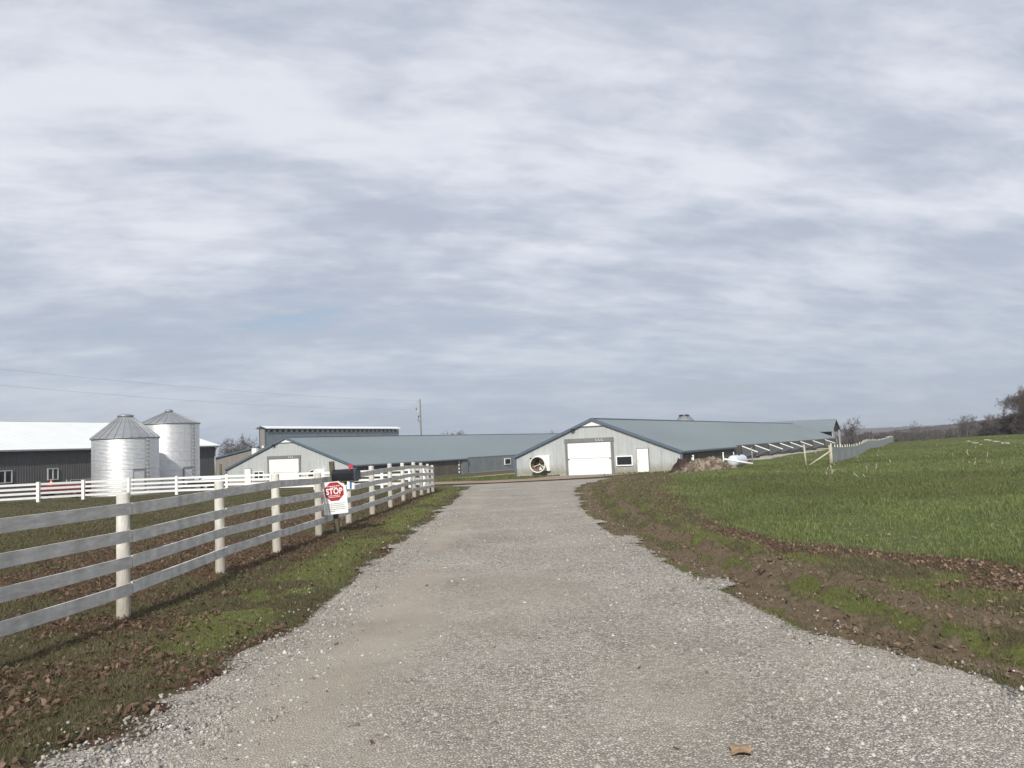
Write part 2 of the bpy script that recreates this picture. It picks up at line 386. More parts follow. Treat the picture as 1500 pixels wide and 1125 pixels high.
# edge curves beside the driveway, to the right: mud, rutted strip, litter, field
FE = [(p.y, p.x) for p in (ground_at_px(*q) for q in ((1560, 850), (1500, 832), (1400, 822), (1300, 812), (1200, 803), (1120, 792), (1070, 778), (1030, 755), (1000, 735), (975, 715), (985, 700)))]
FE.sort(); FE = [(-12, FE[0][1] + 2.5)] + FE + [(66, 12.5), (75, 18), (110, 37)]
def field_edge(y): return np.interp(y, [a for a, _ in FE], [b for _, b in FE])
def zones(x, y):
    """weights: mud, litter, verge green, field green; the rest is dormant lawn"""
    n1 = fbm(x, y, 0.45, 1.0, 4); n2 = fbm(x, y, 1.3, 5.0, 4); n3 = fbm(x, y, 3.5, 9.0, 3)
    r = x - drive_r(y); l = drive_l(y) - x; fe = field_edge(y); near = sstep(66 - y, 0, 8)
    right = (x > 0.4)
    field = np.where(right, sstep(x - fe + (n2 - .5) * 1.4, -.15, .35), 0.0) * sstep(y, -30, 0)
    behind_barn = sstep((y - 72) * .485 - (x - 14.6) * .875 + 1.5, 0, 3)
    field = field * (1 - behind_barn)
    w = np.maximum(fe - drive_r(y), .3); q = r / w
    inn = (right & (r > -.4) & (x < fe + 1)).astype(float)
    mud = inn * (sstep(n2 * .5 + n3 * .5 - .22 + np.exp(-((q - .07) / .11) ** 2) * .44 + np.exp(-((q - .38) / .11) ** 2) * .30 - sstep(q, .5, .66) * .35 - sstep(y, 14, 24) * .10, .38, .54)) * (1 - field)
    litr = inn * sstep(n2 * .6 + n3 * .4 + np.exp(-((q - .95) / .22) ** 2) * .46 * (1 - .75 * sstep(y, 14, 20)) + np.exp(-((q - .35) / .2) ** 2) * .10, .62, .80) * (1 - field * .6) * (1 - mud * .5)
    farlit = inn * sstep(y, 14, 24) * sstep(n2, .46, .66) * .75
    litr = np.maximum(litr, farlit)
    vg_r = inn * (1 - field) * (1 - mud) * (1 - litr) * sstep(n1 * .4 + n2 * .6, .36, .56) * .8
    left = (x < 0).astype(float)
    vg_l = left * sstep(y, 5.5, 9) * near * np.exp(-((l - .62 - .35 * (n1 - .5)) / (.60 + .25 * (n2 - .5))) ** 2) * sstep(n2 + (n1 - .5) * .7, .22, .40)
    lit_l = left * sstep(n1 * .55 + n2 * .45 - sstep(l, 5.2, 9.5) * .22 - sstep(l, 1.1, .1) * .10 - sstep(y, 24, 44) * .04 + (n3 - .5) * .35, .335, .53) * sstep(l, -.6, .1) * (1 - vg_l * .85) * sstep(48 - y, 0, 12)
    patch = left * sstep(fbm(x, y, .55, 21.0, 3), .55, .66) * sstep(l, .8, 1.6) * sstep(14 - y, 0, 6)
    lit_l = lit_l * (1 - patch * .75)
    lane = sstep(4.6 - poly_dist(x, y, LANE_A), -.4, 2)
    mud = np.maximum(mud, lane * sstep(n2, .3, .6) * .7)
    patch_far = sstep(x, -14, -8) * sstep(y, 72, 78) * sstep(3.5 - poly_dist(x, y, [(-6, 84), (0, 79), (2, 90), (12, 112)]) + 3, 0, 1)
    vg_far = patch_far * (1 - behind_barn * 0)
    front = sstep(2.2 - poly_dist(x, y, [(1, 78.3), (6, 75.6), (15, 71.2)]) + n2, .3, 1.4)
    return mud * (1 - front), np.clip(np.maximum(litr, lit_l), 0, 1) * (1 - front), np.clip(vg_r + vg_l + vg_far * .75 + front * sstep(n2, .35, .55), 0, 1), field

def relief(x, y):
    near = sstep(60 - y, 0, 25) * sstep(40 - np.abs(x), 0, 15)
    z = (fbm(x, y, 1.1, 2.0, 4) - .5) * .06 + (fbm(x, y, 5.0, 7.0, 3) - .5) * .028
    q = x - drive_r(y)
    w = sstep(y, 3, 5) * sstep(40 - y, 0, 16)
    rut = 0
    for o, dp in ((.55, .06), (.95, .075), (1.5, .045)):
        o2 = o * np.clip(y / 11, .62, 1.25) + (fbm(x * .3, y, .35, o * 9, 2) - .5) * .35
        g = np.exp(-((q - o2) / .10) ** 2)
        rim = np.exp(-((q - o2 - .2) / .1) ** 2) + np.exp(-((q - o2 + .2) / .1) ** 2)
        br = .4 + 1.1 * vnoise(x, y, 1.6, o * 31)
        rut = rut + (-g * dp + rim * dp * .8) * br
    clod = ((vnoise(x, y, 8, 4) - .5) * .07 + (vnoise(x, y, 19, 14) - .5) * .045) * np.exp(-((q - 1.0) / .8) ** 2)
    shoulder = -.05 * np.exp(-((q - .35) / .3) ** 2)
    return z * near + (rut + clod + shoulder) * w
def ground_h(x, y):
    return base_h(x, y) + relief(x, y) * (1 - drive_mask(x, y) * .9)
def gz(x, y): return float(ground_h(np.array([x]), np.array([y]))[0])

def graded(lo, hi, a, b, step, g=1.075, mx=90):
    mid = list(np.arange(a, b + 1e-6, step)); r_, s = mid[-1], step
    while r_ < hi: s = min(s * g, mx); r_ += s; mid.append(r_)
    l_, s = mid[0], step; pre = []
    while l_ > lo: s = min(s * g, mx); l_ -= s; pre.append(l_)
    return np.array(pre[::-1] + mid)
def grid_faces(nx, ny):
    i = np.arange(nx - 1)[None, :] + np.arange(ny - 1)[:, None] * nx
    return np.stack([i, i + 1, i + nx + 1, i + nx], -1).reshape(-1, 4)

def ground_material():
    m = bpy.data.materials.new('ground_earth_and_grass'); m.use_nodes = True
    nt = m.node_tree; N, L = nt.nodes, nt.links; b = N['Principled BSDF']
    b.inputs['Roughness'].default_value = .95; b.inputs['Specular IOR Level'].default_value = .15
    tc = N.new('ShaderNodeTexCoord'); za = N.new('ShaderNodeAttribute'); za.attribute_name = 'tint'
    sp = N.new('ShaderNodeSeparateColor'); L.new(za.outputs['Color'], sp.inputs[0])
    def nz(scale, det=8, rough=.65, dist=0):
        t = N.new('ShaderNodeTexNoise'); t.inputs['Scale'].default_value = scale; t.inputs['Detail'].default_value = det
        t.inputs['Roughness'].default_value = rough; t.inputs['Distortion'].default_value = dist
        L.new(tc.outputs['Object'], t.inputs['Vector']); return t.outputs[0]
    def ramp(f, stops):
        r = N.new('ShaderNodeValToRGB'); L.new(f, r.inputs[0]); e = r.color_ramp.elements
        while len(e) < len(stops): e.new(.5)
        for el, (p, c) in zip(e, stops): el.position = p; el.color = (*c, 1)
        return r.outputs[0]
    def mix(f, a, c):
        x = N.new('ShaderNodeMix'); x.data_type = 'RGBA'; L.new(f, x.inputs[0]); L.new(a, x.inputs[6]); L.new(c, x.inputs[7]); return x.outputs[2]
    def edge(f, nzv, w=.35):
        a = N.new('ShaderNodeMath'); a.operation = 'MULTIPLY_ADD'; L.new(nzv, a.inputs[0]); a.inputs[1].default_value = w * 2; 
        sub = N.new('ShaderNodeMath'); sub.operation = 'SUBTRACT'; L.new(f, sub.inputs[0]); sub.inputs[1].default_value = w
        L.new(sub.outputs[0], a.inputs[2])
        mr = N.new('ShaderNodeMapRange'); mr.interpolation_type = 'SMOOTHSTEP'; L.new(a.outputs[0], mr.inputs[0]); mr.inputs[1].default_value = .30; mr.inputs[2].default_value = .70
        return mr.outputs[0]
    nA, nB, nC, nD = nz(.35, 6), nz(2.2), nz(14, 8, .7), nz(60, 4, .7)
    lawn = mix(nC, ramp(nB, [(.3, (.068, .060, .030)), (.7, (.112, .096, .054))]), ramp(nA, [(.35, (.060, .064, .026)), (.65, (.110, .094, .054))]))
    mud = ramp(nC, [(.25, (.072, .052, .033)), (.5, (.140, .105, .068)), (.78, (.215, .170, .118))])
    lit = ramp(nC, [(.25, (.038, .022, .015)), (.5, (.098, .056, .038)), (.75, (.170, .112, .078))])
    verge = ramp(nC, [(.3, (.070, .086, .024)), (.55, (.115, .132, .038)), (.8, (.155, .155, .064))])
    field = mix(nB, ramp(nC, [(.3, (.062, .076, .026)), (.7, (.100, .116, .042))]), ramp(nA, [(.3, (.076, .092, .030)), (.7, (.108, .114, .048))]))
    c = mix(edge(za.outputs['Alpha'], nC, .2), lawn, field)
    c = mix(edge(sp.outputs[1], nC), c, lit)
    c = mix(edge(sp.outputs[2], nC), c, verge)
    c = mix(edge(sp.outputs[0], nC), c, mud)
    L.new(c, b.inputs['Base Color'])
    bp = N.new('ShaderNodeBump'); bp.inputs['Strength'].default_value = .7; bp.inputs['Distance'].default_value = .03
    ad = N.new('ShaderNodeMath'); ad.operation = 'ADD'; L.new(nC, ad.inputs[0]); L.new(nD, ad.inputs[1]); L.new(ad.outputs[0], bp.inputs['Height'])
    L.new(bp.outputs[0], b.inputs['Normal'])
    return m

def build_ground():
    xs = graded(-3200, 3200, -9, 9.5, .11); ys = graded(-120, 3600, 2.5, 24, .11)
    X, Y = np.meshgrid(xs, ys); Z = ground_h(X, Y) - .03 * drive_mask(X, Y)
    # far countryside rolls a little
    far = sstep(np.hypot(X, Y), 400, 900)
    Z = Z + far * (fbm(X, Y, .0022, 4, 3) - .5) * 6
    V = np.stack([X.ravel(), Y.ravel(), Z.ravel()], 1)
    a, b_, c_, d_ = zones(X, Y)
    me = raw_mesh('ground', V, grid_faces(len(xs), len(ys)), ground_material(), None, True)
    at_ = me.attributes.new('tint', 'FLOAT_COLOR', 'POINT')
    at_.data.foreach_set('color', np.stack([a.ravel(), b_.ravel(), c_.ravel(), d_.ravel()], 1).astype(np.float32).ravel())
    o = link('ground', me); tag(o, 'grassy farmland with dormant lawn, mud strip and green field', 'ground', kind='structure')
build_ground()

def gravel_material(name, tan, grey, fade=True, scale=42.0):
    m = bpy.data.materials.new(name); m.use_nodes = True
    nt = m.node_tree; N, L = nt.nodes, nt.links; b = N['Principled BSDF']
    b.inputs['Roughness'].default_value = .9; b.inputs['Specular IOR Level'].default_value = .2
    tc = N.new('ShaderNodeTexCoord'); za = N.new('ShaderNodeAttribute'); za.attribute_name = 'tint'
    sp = N.new('ShaderNodeSeparateColor'); L.new(za.outputs['Color'], sp.inputs[0])
    def nz(s, d=6, r=.6):
        t = N.new('ShaderNodeTexNoise'); t.inputs['Scale'].default_value = s; t.inputs['Detail'].default_value = d; t.inputs['Roughness'].default_value = r
        L.new(tc.outputs['Object'], t.inputs['Vector']); return t.outputs[0]
    vo = N.new('ShaderNodeTexVoronoi'); vo.inputs['Scale'].default_value = scale; L.new(tc.outputs['Object'], vo.inputs['Vector'])
    vs_ = N.new('ShaderNodeSeparateColor'); L.new(vo.outputs['Color'], vs_.inputs[0])
    def mixc(f, a, c, bt='MIX'):
        x = N.new('ShaderNodeMix'); x.data_type = 'RGBA'; x.blend_type = bt
        if isinstance(f, float): x.inputs[0].default_value = f
        else: L.new(f, x.inputs[0])
        for i, q in ((6, a), (7, c)):
            if isinstance(q, tuple): x.inputs[i].default_value = (*q, 1)
            else: L.new(q, x.inputs[i])
        return x.outputs[2]
    def mr(f, a, b_, c=0., d=1.):
        x = N.new('ShaderNodeMapRange'); L.new(f, x.inputs[0])
        for i, q in enumerate((a, b_, c, d)): x.inputs[i + 1].default_value = q
        return x.outputs[0]
    vd = N.new('ShaderNodeTexVoronoi'); vd.feature = 'DISTANCE_TO_EDGE'; vd.inputs['Scale'].default_value = scale; L.new(tc.outputs['Object'], vd.inputs['Vector'])
    stone = mixc(mr(vs_.outputs[0], 0, 1), tuple(q * .50 for q in grey), tuple(q * 1.55 for q in grey))
    stone = mixc(mr(vd.outputs['Distance'], .0, .12), tuple(q * .42 for q in tan), stone)
    fines = mixc(nz(30, 8, .7), tuple(q * .82 for q in tan), tuple(q * 1.15 for q in tan))
    # blue channel of the attribute: how stony (wheel tracks are worn to fines)
    amt = N.new('ShaderNodeMath'); amt.operation = 'MULTIPLY_ADD'; L.new(nz(2.5), amt.inputs[0]); amt.inputs[1].default_value = .7
    s2 = N.new('ShaderNodeMath'); s2.operation = 'SUBTRACT'; L.new(sp.outputs[2], s2.inputs[0]); s2.inputs[1].default_value = .35; L.new(s2.outputs[0], amt.inputs[2])
    c = mixc(mr(amt.outputs[0], .2, .8), fines, stone)
    c = mixc(1.0, c, mixc(mr(nz(.55, 6, .65), .32, .68), (.82, .79, .76), (1.10, 1.09, 1.08)), 'MULTIPLY')
    L.new(c, b.inputs['Base Color'])
    bp = N.new('ShaderNodeBump'); bp.inputs['Strength'].default_value = .8; bp.inputs['Distance'].default_value = .010
    L.new(mr(vd.outputs['Distance'], 0, .25), bp.inputs['Height']); L.new(bp.outputs[0], b.inputs['Normal'])
    # the margin thins out into the earth below
    tr = N.new('ShaderNodeBsdfTransparent'); ms = N.new('ShaderNodeMixShader')
    ed = N.new('ShaderNodeMath'); ed.operation = 'MULTIPLY_ADD'; L.new(nz(16, 8, .75), ed.inputs[0]); ed.inputs[1].default_value = 1.1
    s3 = N.new('ShaderNodeMath'); s3.operation = 'SUBTRACT'; L.new(sp.outputs[0], s3.inputs[0]); s3.inputs[1].default_value = .55; L.new(s3.outputs[0], ed.inputs[2])
    L.new(mr(ed.outputs[0], .42, .58), ms.inputs[0]); L.new(tr.outputs[0], ms.inputs[1]); L.new(b.outputs[0], ms.inputs[2]); L.new(ms.outputs[0], N['Material Output'].inputs[0])
    return m
M['gravel'] = gravel_material('limestone_gravel', (.400, .362, .305), (.410, .388, .345), scale=50)
M['dirt_lane'] = gravel_material('dusty_lane_gravel', (.300, .235, .175), (.34, .30, .25), scale=20)

def track(x, y):
    """1 in the worn wheel tracks of the driveway"""
    l, r_ = drive_l(y), np.minimum(drive_r(y), 2.6 + 0 * y)
    q = (x - l) / (r_ - l); w = (fbm(x * .2, y, .25, 17, 2) - .5) * .08
    return np.clip(.72 * np.exp(-((q - .22 + w) / .065) ** 2) + .22 * np.exp(-((q - .72 + w) / .05) ** 2), 0, 1) * (.45 + .8 * fbm(x, y, .7, 27, 3))

def build_drive():
    ys = graded(-14, 61, 2.5, 22, .14, 1.05, .8); ts = np.linspace(-.09, 1.09, 64)
    V, C = [], []
    Yg, T = np.meshgrid(ys, ts, indexing='ij')
    l, r_ = drive_l(Yg) - .15, drive_r(Yg) + .15
    X = l + (r_ - l) * T
    tr = track(X, Yg)
    crown = (1 - ((T - .5) * 2) ** 2) * .02
    Z = base_h(X, Yg) + .008 - .06 * (1 - sstep(T, -.09, .03) * sstep(T, 1.09, .97)) + np.clip(crown, -.02, .05) + relief(X, Yg) * .1 - tr * .018 + (fbm(X, Yg, 1.5, 6, 3) - .5) * .03 + (fbm(X, Yg, 4.5, 16, 3) - .5) * .016
    edge = drive_mask(X, Yg) * np.clip(.6 + (fbm(X, Yg, 2.2, 8, 3) - .35) * 1.5, 0, 1)
    edge = np.maximum(edge, sstep(T, .035, .11) * sstep(T, .965, .89)) * sstep(60 - Yg, 0, 3)
    stony = np.clip(.80 - tr * .85 + (fbm(X, Yg, .6, 12, 3) - .5) * 1.1, 0, 1)
    C = np.stack([edge.ravel(), np.zeros(edge.size), stony.ravel()], 1)
    me = raw_mesh('driveway', np.stack([X.ravel(), Yg.ravel(), Z.ravel()], 1), grid_faces(len(ts), len(ys)), M['gravel'], C, True)
    tag(link('driveway', me), 'pale grey gravel driveway with two worn wheel tracks', 'driveway', kind='structure')
build_drive()
def build_lane(name, pts, hw, label, zo):
    P = [Vector((a, b, 0)) for a, b in pts]; S = []
    for a, b in zip(P[:-1], P[1:]):
        k = max(2, int((b - a).length / .8))
        S += [a.lerp(b, i / k) for i in range(k)]
    S.append(P[-1])
    for _ in range(60): S = [S[0]] + [(S[i - 1] + S[i] * 2 + S[i + 1]) / 4 for i in range(1, len(S) - 1)] + [S[-1]]
    X, Y, E = [], [], []
    for i, p in enumerate(S):
        d = (S[min(i + 1, len(S) - 1)] - S[max(i - 1, 0)]).normalized(); nn = Vector((-d.y, d.x, 0))
        for t in np.linspace(-1.15, 1.15, 17):
            q = p + nn * t * hw; X.append(q.x); Y.append(q.y); E.append(1 - abs(t))
    X, Y, E = map(np.array, (X, Y, E))
    Z = ground_h(X, Y) + zo
    e = np.clip(.5 + E * 2.2 + (fbm(X, Y, .7, 3, 3) - .5) * 1.2, 0, 1)
    stony = np.clip(.35 + (fbm(X, Y, .5, 15, 3) - .5) * 1.2, 0, 1)
    me = raw_mesh(name, np.stack([X, Y, Z], 1), grid_faces(17, len(S)), M['dirt_lane'], np.stack([e, e * 0, stony], 1), True)
    tag(link(name, me), label, 'lane', kind='structure')
build_lane('dirt_lane', LANE_A, 3.9, 'tan dirt lane crossing the end of the driveway towards the barn door', .05)
build_lane('farm_lane', LANE_B, 2.2, 'pale gravel lane running between the two long barns', .06)
# ------------------------------------------------------------------ far hills
def hill_mat(name, c, c2, s):
    return mat(name, c, .95, c2=c2, vscale=s, spec=.05)
def ridge(name, label, pts, depth, m, rough_h, seed):
    """pts: (x, y, top z) along the crest; a solid mound either side"""
    n = 220; P = np.array(pts, float); t = np.linspace(0, 1, len(P)); tt = np.linspace(0, 1, n)
    cx, cy, cz = (np.interp(tt, t, P[:, i]) for i in range(3))
    V = []
    prof = [(-1, 0), (-.7, .3), (-.4, .68), (-.15, .94), (0, 1), (.3, .8), (1, 0)]
    for o, k in prof:
        zz = -8 + (cz + 8) * k
        zz = zz + (fbm(tt * n, tt * 0 + o * 9, .45, seed, 4) - .5) * rough_h * (k > .2) + (vnoise(tt * n, tt * 0 + o * 40, 1.9, seed) - .5) * rough_h * .5 * (k > .2)
        V.append(np.stack([cx, cy + o * depth, zz], 1))
    V = np.concatenate(V)
    me = raw_mesh(name, V, grid_faces(n, len(prof)), m, None, False)
    tag(link(name, me), label, 'hill', kind='structure')
M['hill_far'] = hill_mat('far_wooded_hill', (.075, .066, .062), (.115, .100, .092), .03)
M['hill_near'] = hill_mat('bare_wooded_ridge', (.055, .046, .043), (.098, .082, .074), .10)
ridge('hill', 'low blue grey wooded hill on the far horizon', [(-900, 1500, 2), (100, 1500, 3), (600, 1450, 9), (760, 1420, 8.5), (980, 1400, 9), (1400, 1350, 20), (2000, 1300, 16)], 160, M['hill_far'], 2.2, 3.0)
ridge('hill', 'nearer brown bare wooded ridge rising behind the field to the right', [(205, 560, -2), (260, 560, 2.2), (300, 560, 5.0), (345, 555, 8.4), (420, 540, 9.0), (560, 500, 12)], 45, M['hill_near'], 1.6, 8.0)

# ------------------------------------------------------------------ barns
AX = R(-29)
def ribbed_wall(b, x0, x1, zb, ztop, y, step=.30, rib=.045, out=.025):
    """vertical metal siding: flat pans with raised ribs, in the plane y, facing -y"""
    n = max(1, round((x1 - x0) / step)); xs = [x0 + (x1 - x0) * i / n for i in range(n + 1)]
    V, Fs = [], []
    pts = []
    for i in range(n):
        a, c = xs[i], xs[i + 1]
        pts += [(a, y), (c - rib * 2, y), (c - rib * 1.5, y - out), (c - rib * .5, y - out)]
    pts.append((x1, y))
    for px, py in pts: V += [(px, py, zb), (px, py, ztop(px))]
    for i in range(len(pts) - 1): Fs.append((2 * i, 2 * i + 2, 2 * i + 3, 2 * i + 1))
    b.add(V, Fs)
def roof_slope(b, x_r, z_r, x_e, z_e, y0, y1, th=.10, rib=.9):
    """one roof plane from ridge to eave with standing ribs running down the slope"""
    b.prism([(x_r, y0, z_r), (x_e, y0, z_e), (x_e, y0, z_e - th), (x_r, y0, z_r - th)], (0, y1 - y0, 0))
    n = int((y1 - y0) / rib); up = Vector((-(z_e - z_r), 0, x_e - x_r)).normalized()
    if up.z < 0: up = -up
    for i in range(n + 1):
        yy = y0 + .03 + i * (y1 - y0 - .06) / n
        b.bar(Vector((x_r, yy, z_r)) + up * .012, Vector((x_e, yy, z_e)) + up * .012, .05, .035, up)
def text_mesh(body, size, ext, mat_, bold=0.0):
    cu = bpy.data.curves.new('letter', 'FONT'); cu.body = body; cu.size = size; cu.extrude = ext; cu.offset = bold
    cu.align_x = 'CENTER'; cu.align_y = 'CENTER'; cu.resolution_u = 3
    o = bpy.data.objects.new('letter', cu); col.objects.link(o)
    bpy.context.view_layer.update()
    me = bpy.data.meshes.new_from_object(o.evaluated_get(bpy.context.evaluated_depsgraph_get()))
    bpy.data.objects.remove(o); bpy.data.curves.remove(cu)
    me.materials.clear(); me.materials.append(mat_); me.name = 'lettering'
    return me

def barn(label, cx, cy, z0, hw, L, ze, zr, s1, mirror, doors, number=None):
    """long poultry barn; local x across, y along, z from the front sill; doors in local x from the centre"""
    t = empty('poultry_barn', (cx, cy, z0), AX); tag(t, label, 'barn', 'long grey poultry barns')
    sl = (zr - ze) / hw
    top = lambda x: zr - .10 - abs(x) * sl
    b = MB(); ribbed_wall(b, -hw + .1, hw - .1, .10, top, 0); b.build('front_wall', M['siding'], t)
    MB().box((0, .06, -.55), (2 * hw - .16, .10, 1.3)).build('foundation', M['concrete'], t)
    hs = hw - .30; he = hw - .38
    for sg in (-1, 1):
        b = MB(); b.box((sg * (hs - .06), s1 / 2 + .12, (ze - .9) / 2 + .25), (.10, s1 - .1, ze + .3)); b.build('side_wall', M['side_wall'], t)
        b = MB(); b.box((sg * (hs - .15), (s1 + L) / 2, (ze - .9) / 2 + .3), (.10, L - s1, ze + .4)); b.build('side_wall', M['side_blue'] if mirror else M['side_wall'], t)
        MB().box((sg * (hs - .10), L / 2, -.55), (.26, L - .3, 1.2)).build('side_footing', M['concrete'], t)
        xe2 = sg * he; ze2 = zr - he * sl
        b = MB(); roof_slope(b, sg * .02, zr, sg * hw, ze, -.18, s1); roof_slope(b, sg * .02, zr, xe2, ze2, s1 + .002, L); b.build('roof', M['roof'], t)
        # blue eave gutter line, rake board and corner board
        MB().bar((sg * (hw - .05), -.1, ze - .15), (sg * (hw - .05), s1, ze - .15), .05, .12).build('eave_trim_and_shade', M['trim'], t)
        MB().bar((sg * (he - .05), s1, ze2 - .15), (sg * (he - .05), L, ze2 - .15), .05, .12).build('eave_trim_and_shade', M['black'], t)  # black strip paints in the shaded gap under the shorter eave
        MB().bar((sg * .03, -.215, zr - .07), (sg * (hw + .02), -.215, ze - .07), .06, .24).build('rake_board', M['trim'], t)
        MB().box((sg * (hw - .11), -.03, (ze - .25) / 2 - .2), (.20, .14, ze + .15)).build('corner_board', M['trim'], t)
    MB().box((0, L, (ze) / 2), (2 * hw - .7, .10, ze)).prism([(-hw + .35, L - .05, ze - .1), (hw - .35, L - .05, ze - .1), (0, L - .05, zr - .15)], (0, .1, 0)).build('back_wall', M['siding'], t)
    MB().bar((0, -.22, zr + .02), (0, L, zr + .02), .34, .06).build('ridge_cap', M['trim'], t)
    gv = 1.30
    MB().prism([(-gv, -.075, zr - .16 - gv * sl), (gv, -.075, zr - .16 - gv * sl), (0, -.075, zr - .17)], (0, .04, 0)).build('gable_vent', M['white'], t)
    MB().bar((-gv, -.085, zr - .20 - gv * sl), (gv, -.085, zr - .20 - gv * sl), .05, .05).build('vent_sill', M['trim_grey'], t)
    # overhead door of two sections in a grey frame
    x0, x1, dh = doors['big']
    dr = MB().box(((x0 + x1) / 2, -.05, dh + .20), (x1 - x0 + .62, .18, .38)).build('overhead_door', M['trim_grey'], t)
    for xx in (x0 - .13, x1 + .13): MB().box((xx, -.05, dh / 2 - .1), (.26, .14, dh + .2)).build('jamb', M['trim_grey'], dr)
    MB().box(((x0 + x1) / 2, -.055, dh * .75 - .02), (x1 - x0, .06, dh * .5 - .03)).build('door_section', M['white'], dr)
    MB().box(((x0 + x1) / 2, -.055, dh * .25 - .10), (x1 - x0, .06, dh * .5 + .13)).build('door_section', M['white'], dr)
    for xx in (x0 + .08, x1 - .1): MB().box((xx, -.10, dh * .47), (.14, .05, .10)).build('latch', M['trim_grey'], dr)
    for i in range(3):
        hx = x1 - (x1 - x0) * (.31 - i * .065)
        MB().path([(hx - .08, -.16, dh + .30), (hx - .09, -.16, dh + .18), (hx, -.16, dh + .10), (hx + .09, -.16, dh + .14)], .022, 5).build('hook', M['white'], dr)
    # person door
    x, w, h, zb = doors['small']
    pd = MB().box((x, -.04, zb + h / 2), (w + .12, .10, h + .08)).build('person_door', M['trim_grey'], t)
    MB().box((x, -.10, zb + h / 2 - .02), (w, .05, h - .02)).build('door_leaf', M['white'], pd)
    MB().tube((x - w / 2 + .08, -.12, zb + h * .48), (x - w / 2 + .08, -.19, zb + h * .48), .035).build('handle', M['trim_grey'], pd)
    # window
    x, w, h, zc = doors['window']
    wd = empty('window', (0, 0, 0)); wd.parent = t
    b = MB()
    for q in (-1, 1): b.box((x + q * (w / 2 - .05), -.07, zc), (.10, .10, h)); b.box((x, -.07, zc + q * (h / 2 - .05)), (w - .2, .10, .10))
    if mirror:
        b.box((x, -.07, zc), (.10, .09, h - .2))
    b.build('frame', M['white'], wd)
    MB().box((x, -.04, zc), (w - .18, .03, h - .18)).build('pane', M['glass'], wd)
    # floodlight under the rake
    fx = -1.9
    MB().box((fx, -.28, top(fx) - .10), (.30, .26, .16)).tube((fx, -.1, top(fx) - .05), (fx, -.28, top(fx) - .08), .03).build('floodlight', M['black'], t)
    # exhaust fan: white housing and wide discharge cone
    x, zc, r, turn = doors['fan']
    fn = MB().box((x + .28, -.16, zc + .08), (1.45, .30, 1.45)).build('exhaust_fan', M['white'], t)
    Mx = Matrix.Translation((x + .05, -.30, zc)) @ Matrix.Rotation(R(turn), 4, 'Z') @ Matrix.Rotation(R(90), 4, 'X')
    b = MB(); b.lathe([(.56, 0), (.60, .35), (.72, .72), (r - .07, .95), (r, .97), (r, 1.02), (r - .02, 1.03)], 36, True, Mx); b.build('discharge_cone', M['cream'], fn)
    b = MB(); b.lathe([(.54, 0), (.58, .35), (.70, .72), (r - .10, .94), (r - .10, 1.0), (r - .02, 1.03)], 36, True, Mx); b.build('cone_liner', M['cone_in'], fn)
    b = MB(); b.lathe([(r - .10, .985), (r - .085, 1.045), (r, 1.05), (r + .01, .97)], 36, True, Mx); b.build('rim', M['cream'], fn)
    MB().lathe([(0, -.02), (.56, -.02)], 24, True, Mx).build('shutter', M['dark'], fn)
    b = MB(); b.lathe([(0, .20), (.09, .20), (.10, .06), (0, .05)], 12, True, Mx); b.build('hub', M['cone_in'], fn)
    for k in range(5):
        a = 2 * math.pi * k / 5 + .3; P = [Mx @ Vector((math.cos(a + da) * rr, math.sin(a + da) * rr, zz)) for da, rr, zz in ((-.25, .09, .10), (.25, .09, .16), (.30, .52, .18), (-.30, .52, .06))]
        MB().prism(P, (Mx.to_3x3() @ Vector((0, 0, .015)))).build('blade', M['cone_in'], fn)
    for k in range(3):
        a = 2 * math.pi * k / 3 - .7
        MB().bar(Mx @ Vector((0, 0, .24)), Mx @ Vector((math.cos(a) * .6, math.sin(a) * .6, .40)), .05, .05).build('strut', M['cream'], fn)
    if number:
        o = link('wall_number', text_mesh(number, .62, .01, M['black'], .012), t, (-hw + 1.85, -.045, 1.40), (R(90), 0, 0))
    return t

B2 = barn('grey poultry barn with white overhead door and numeral 2 at the end of the driveway', 7.3, 76.0, -1.05, 8.42, 98.0, 1.80, 5.08, 19.4, False,
          {'big': (-2.62, 1.72, 2.90), 'small': (4.75, 1.05, 2.10, .05), 'window': (2.98, 1.60, .92, 1.10), 'fan': (-5.50, 1.02, .78, 11)}, '2')
B1 = barn('grey poultry barn with white overhead door half hidden behind the board fence at left', -27.75, 100.0, -1.80, 10.5, 86.0, 2.20, 5.85, 24.7, True,
          {'big': (-2.9, 2.0, 3.25), 'small': (-6.6, 1.05, 2.15, .05), 'window': (-4.7, 1.70, 1.15, 1.25), 'fan': (5.2, 1.05, .80, 6)})

# triangular fan hoods down the right side of barn 2
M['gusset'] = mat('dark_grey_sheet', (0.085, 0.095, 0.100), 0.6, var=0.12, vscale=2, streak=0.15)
def hood(parent, s, xw, ztop):
    t = empty('fan_hood', (xw, s, ztop)); t.parent = parent
    e, dr, dp, w = 1.62, .68, 1.42, .42
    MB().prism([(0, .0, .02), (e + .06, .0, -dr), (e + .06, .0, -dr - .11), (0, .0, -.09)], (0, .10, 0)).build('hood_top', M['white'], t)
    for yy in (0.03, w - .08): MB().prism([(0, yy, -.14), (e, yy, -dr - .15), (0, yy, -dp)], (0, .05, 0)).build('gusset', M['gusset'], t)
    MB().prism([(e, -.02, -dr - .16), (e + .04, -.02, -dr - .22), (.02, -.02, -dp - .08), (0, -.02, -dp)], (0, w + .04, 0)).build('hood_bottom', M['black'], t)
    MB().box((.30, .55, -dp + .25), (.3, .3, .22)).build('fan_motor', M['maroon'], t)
    return t
def s_for(px_, X0, Y0, dx, dy):
    """distance along the wall line seen in photo column px_ near y=640"""
    r = ray(px_, 640); k = r.x / r.y
    return (X0 - k * Y0) / (k * dy - dx)
wall_r = (B2.location.x + .875 * 8.1, B2.location.y - .485 * 8.1)
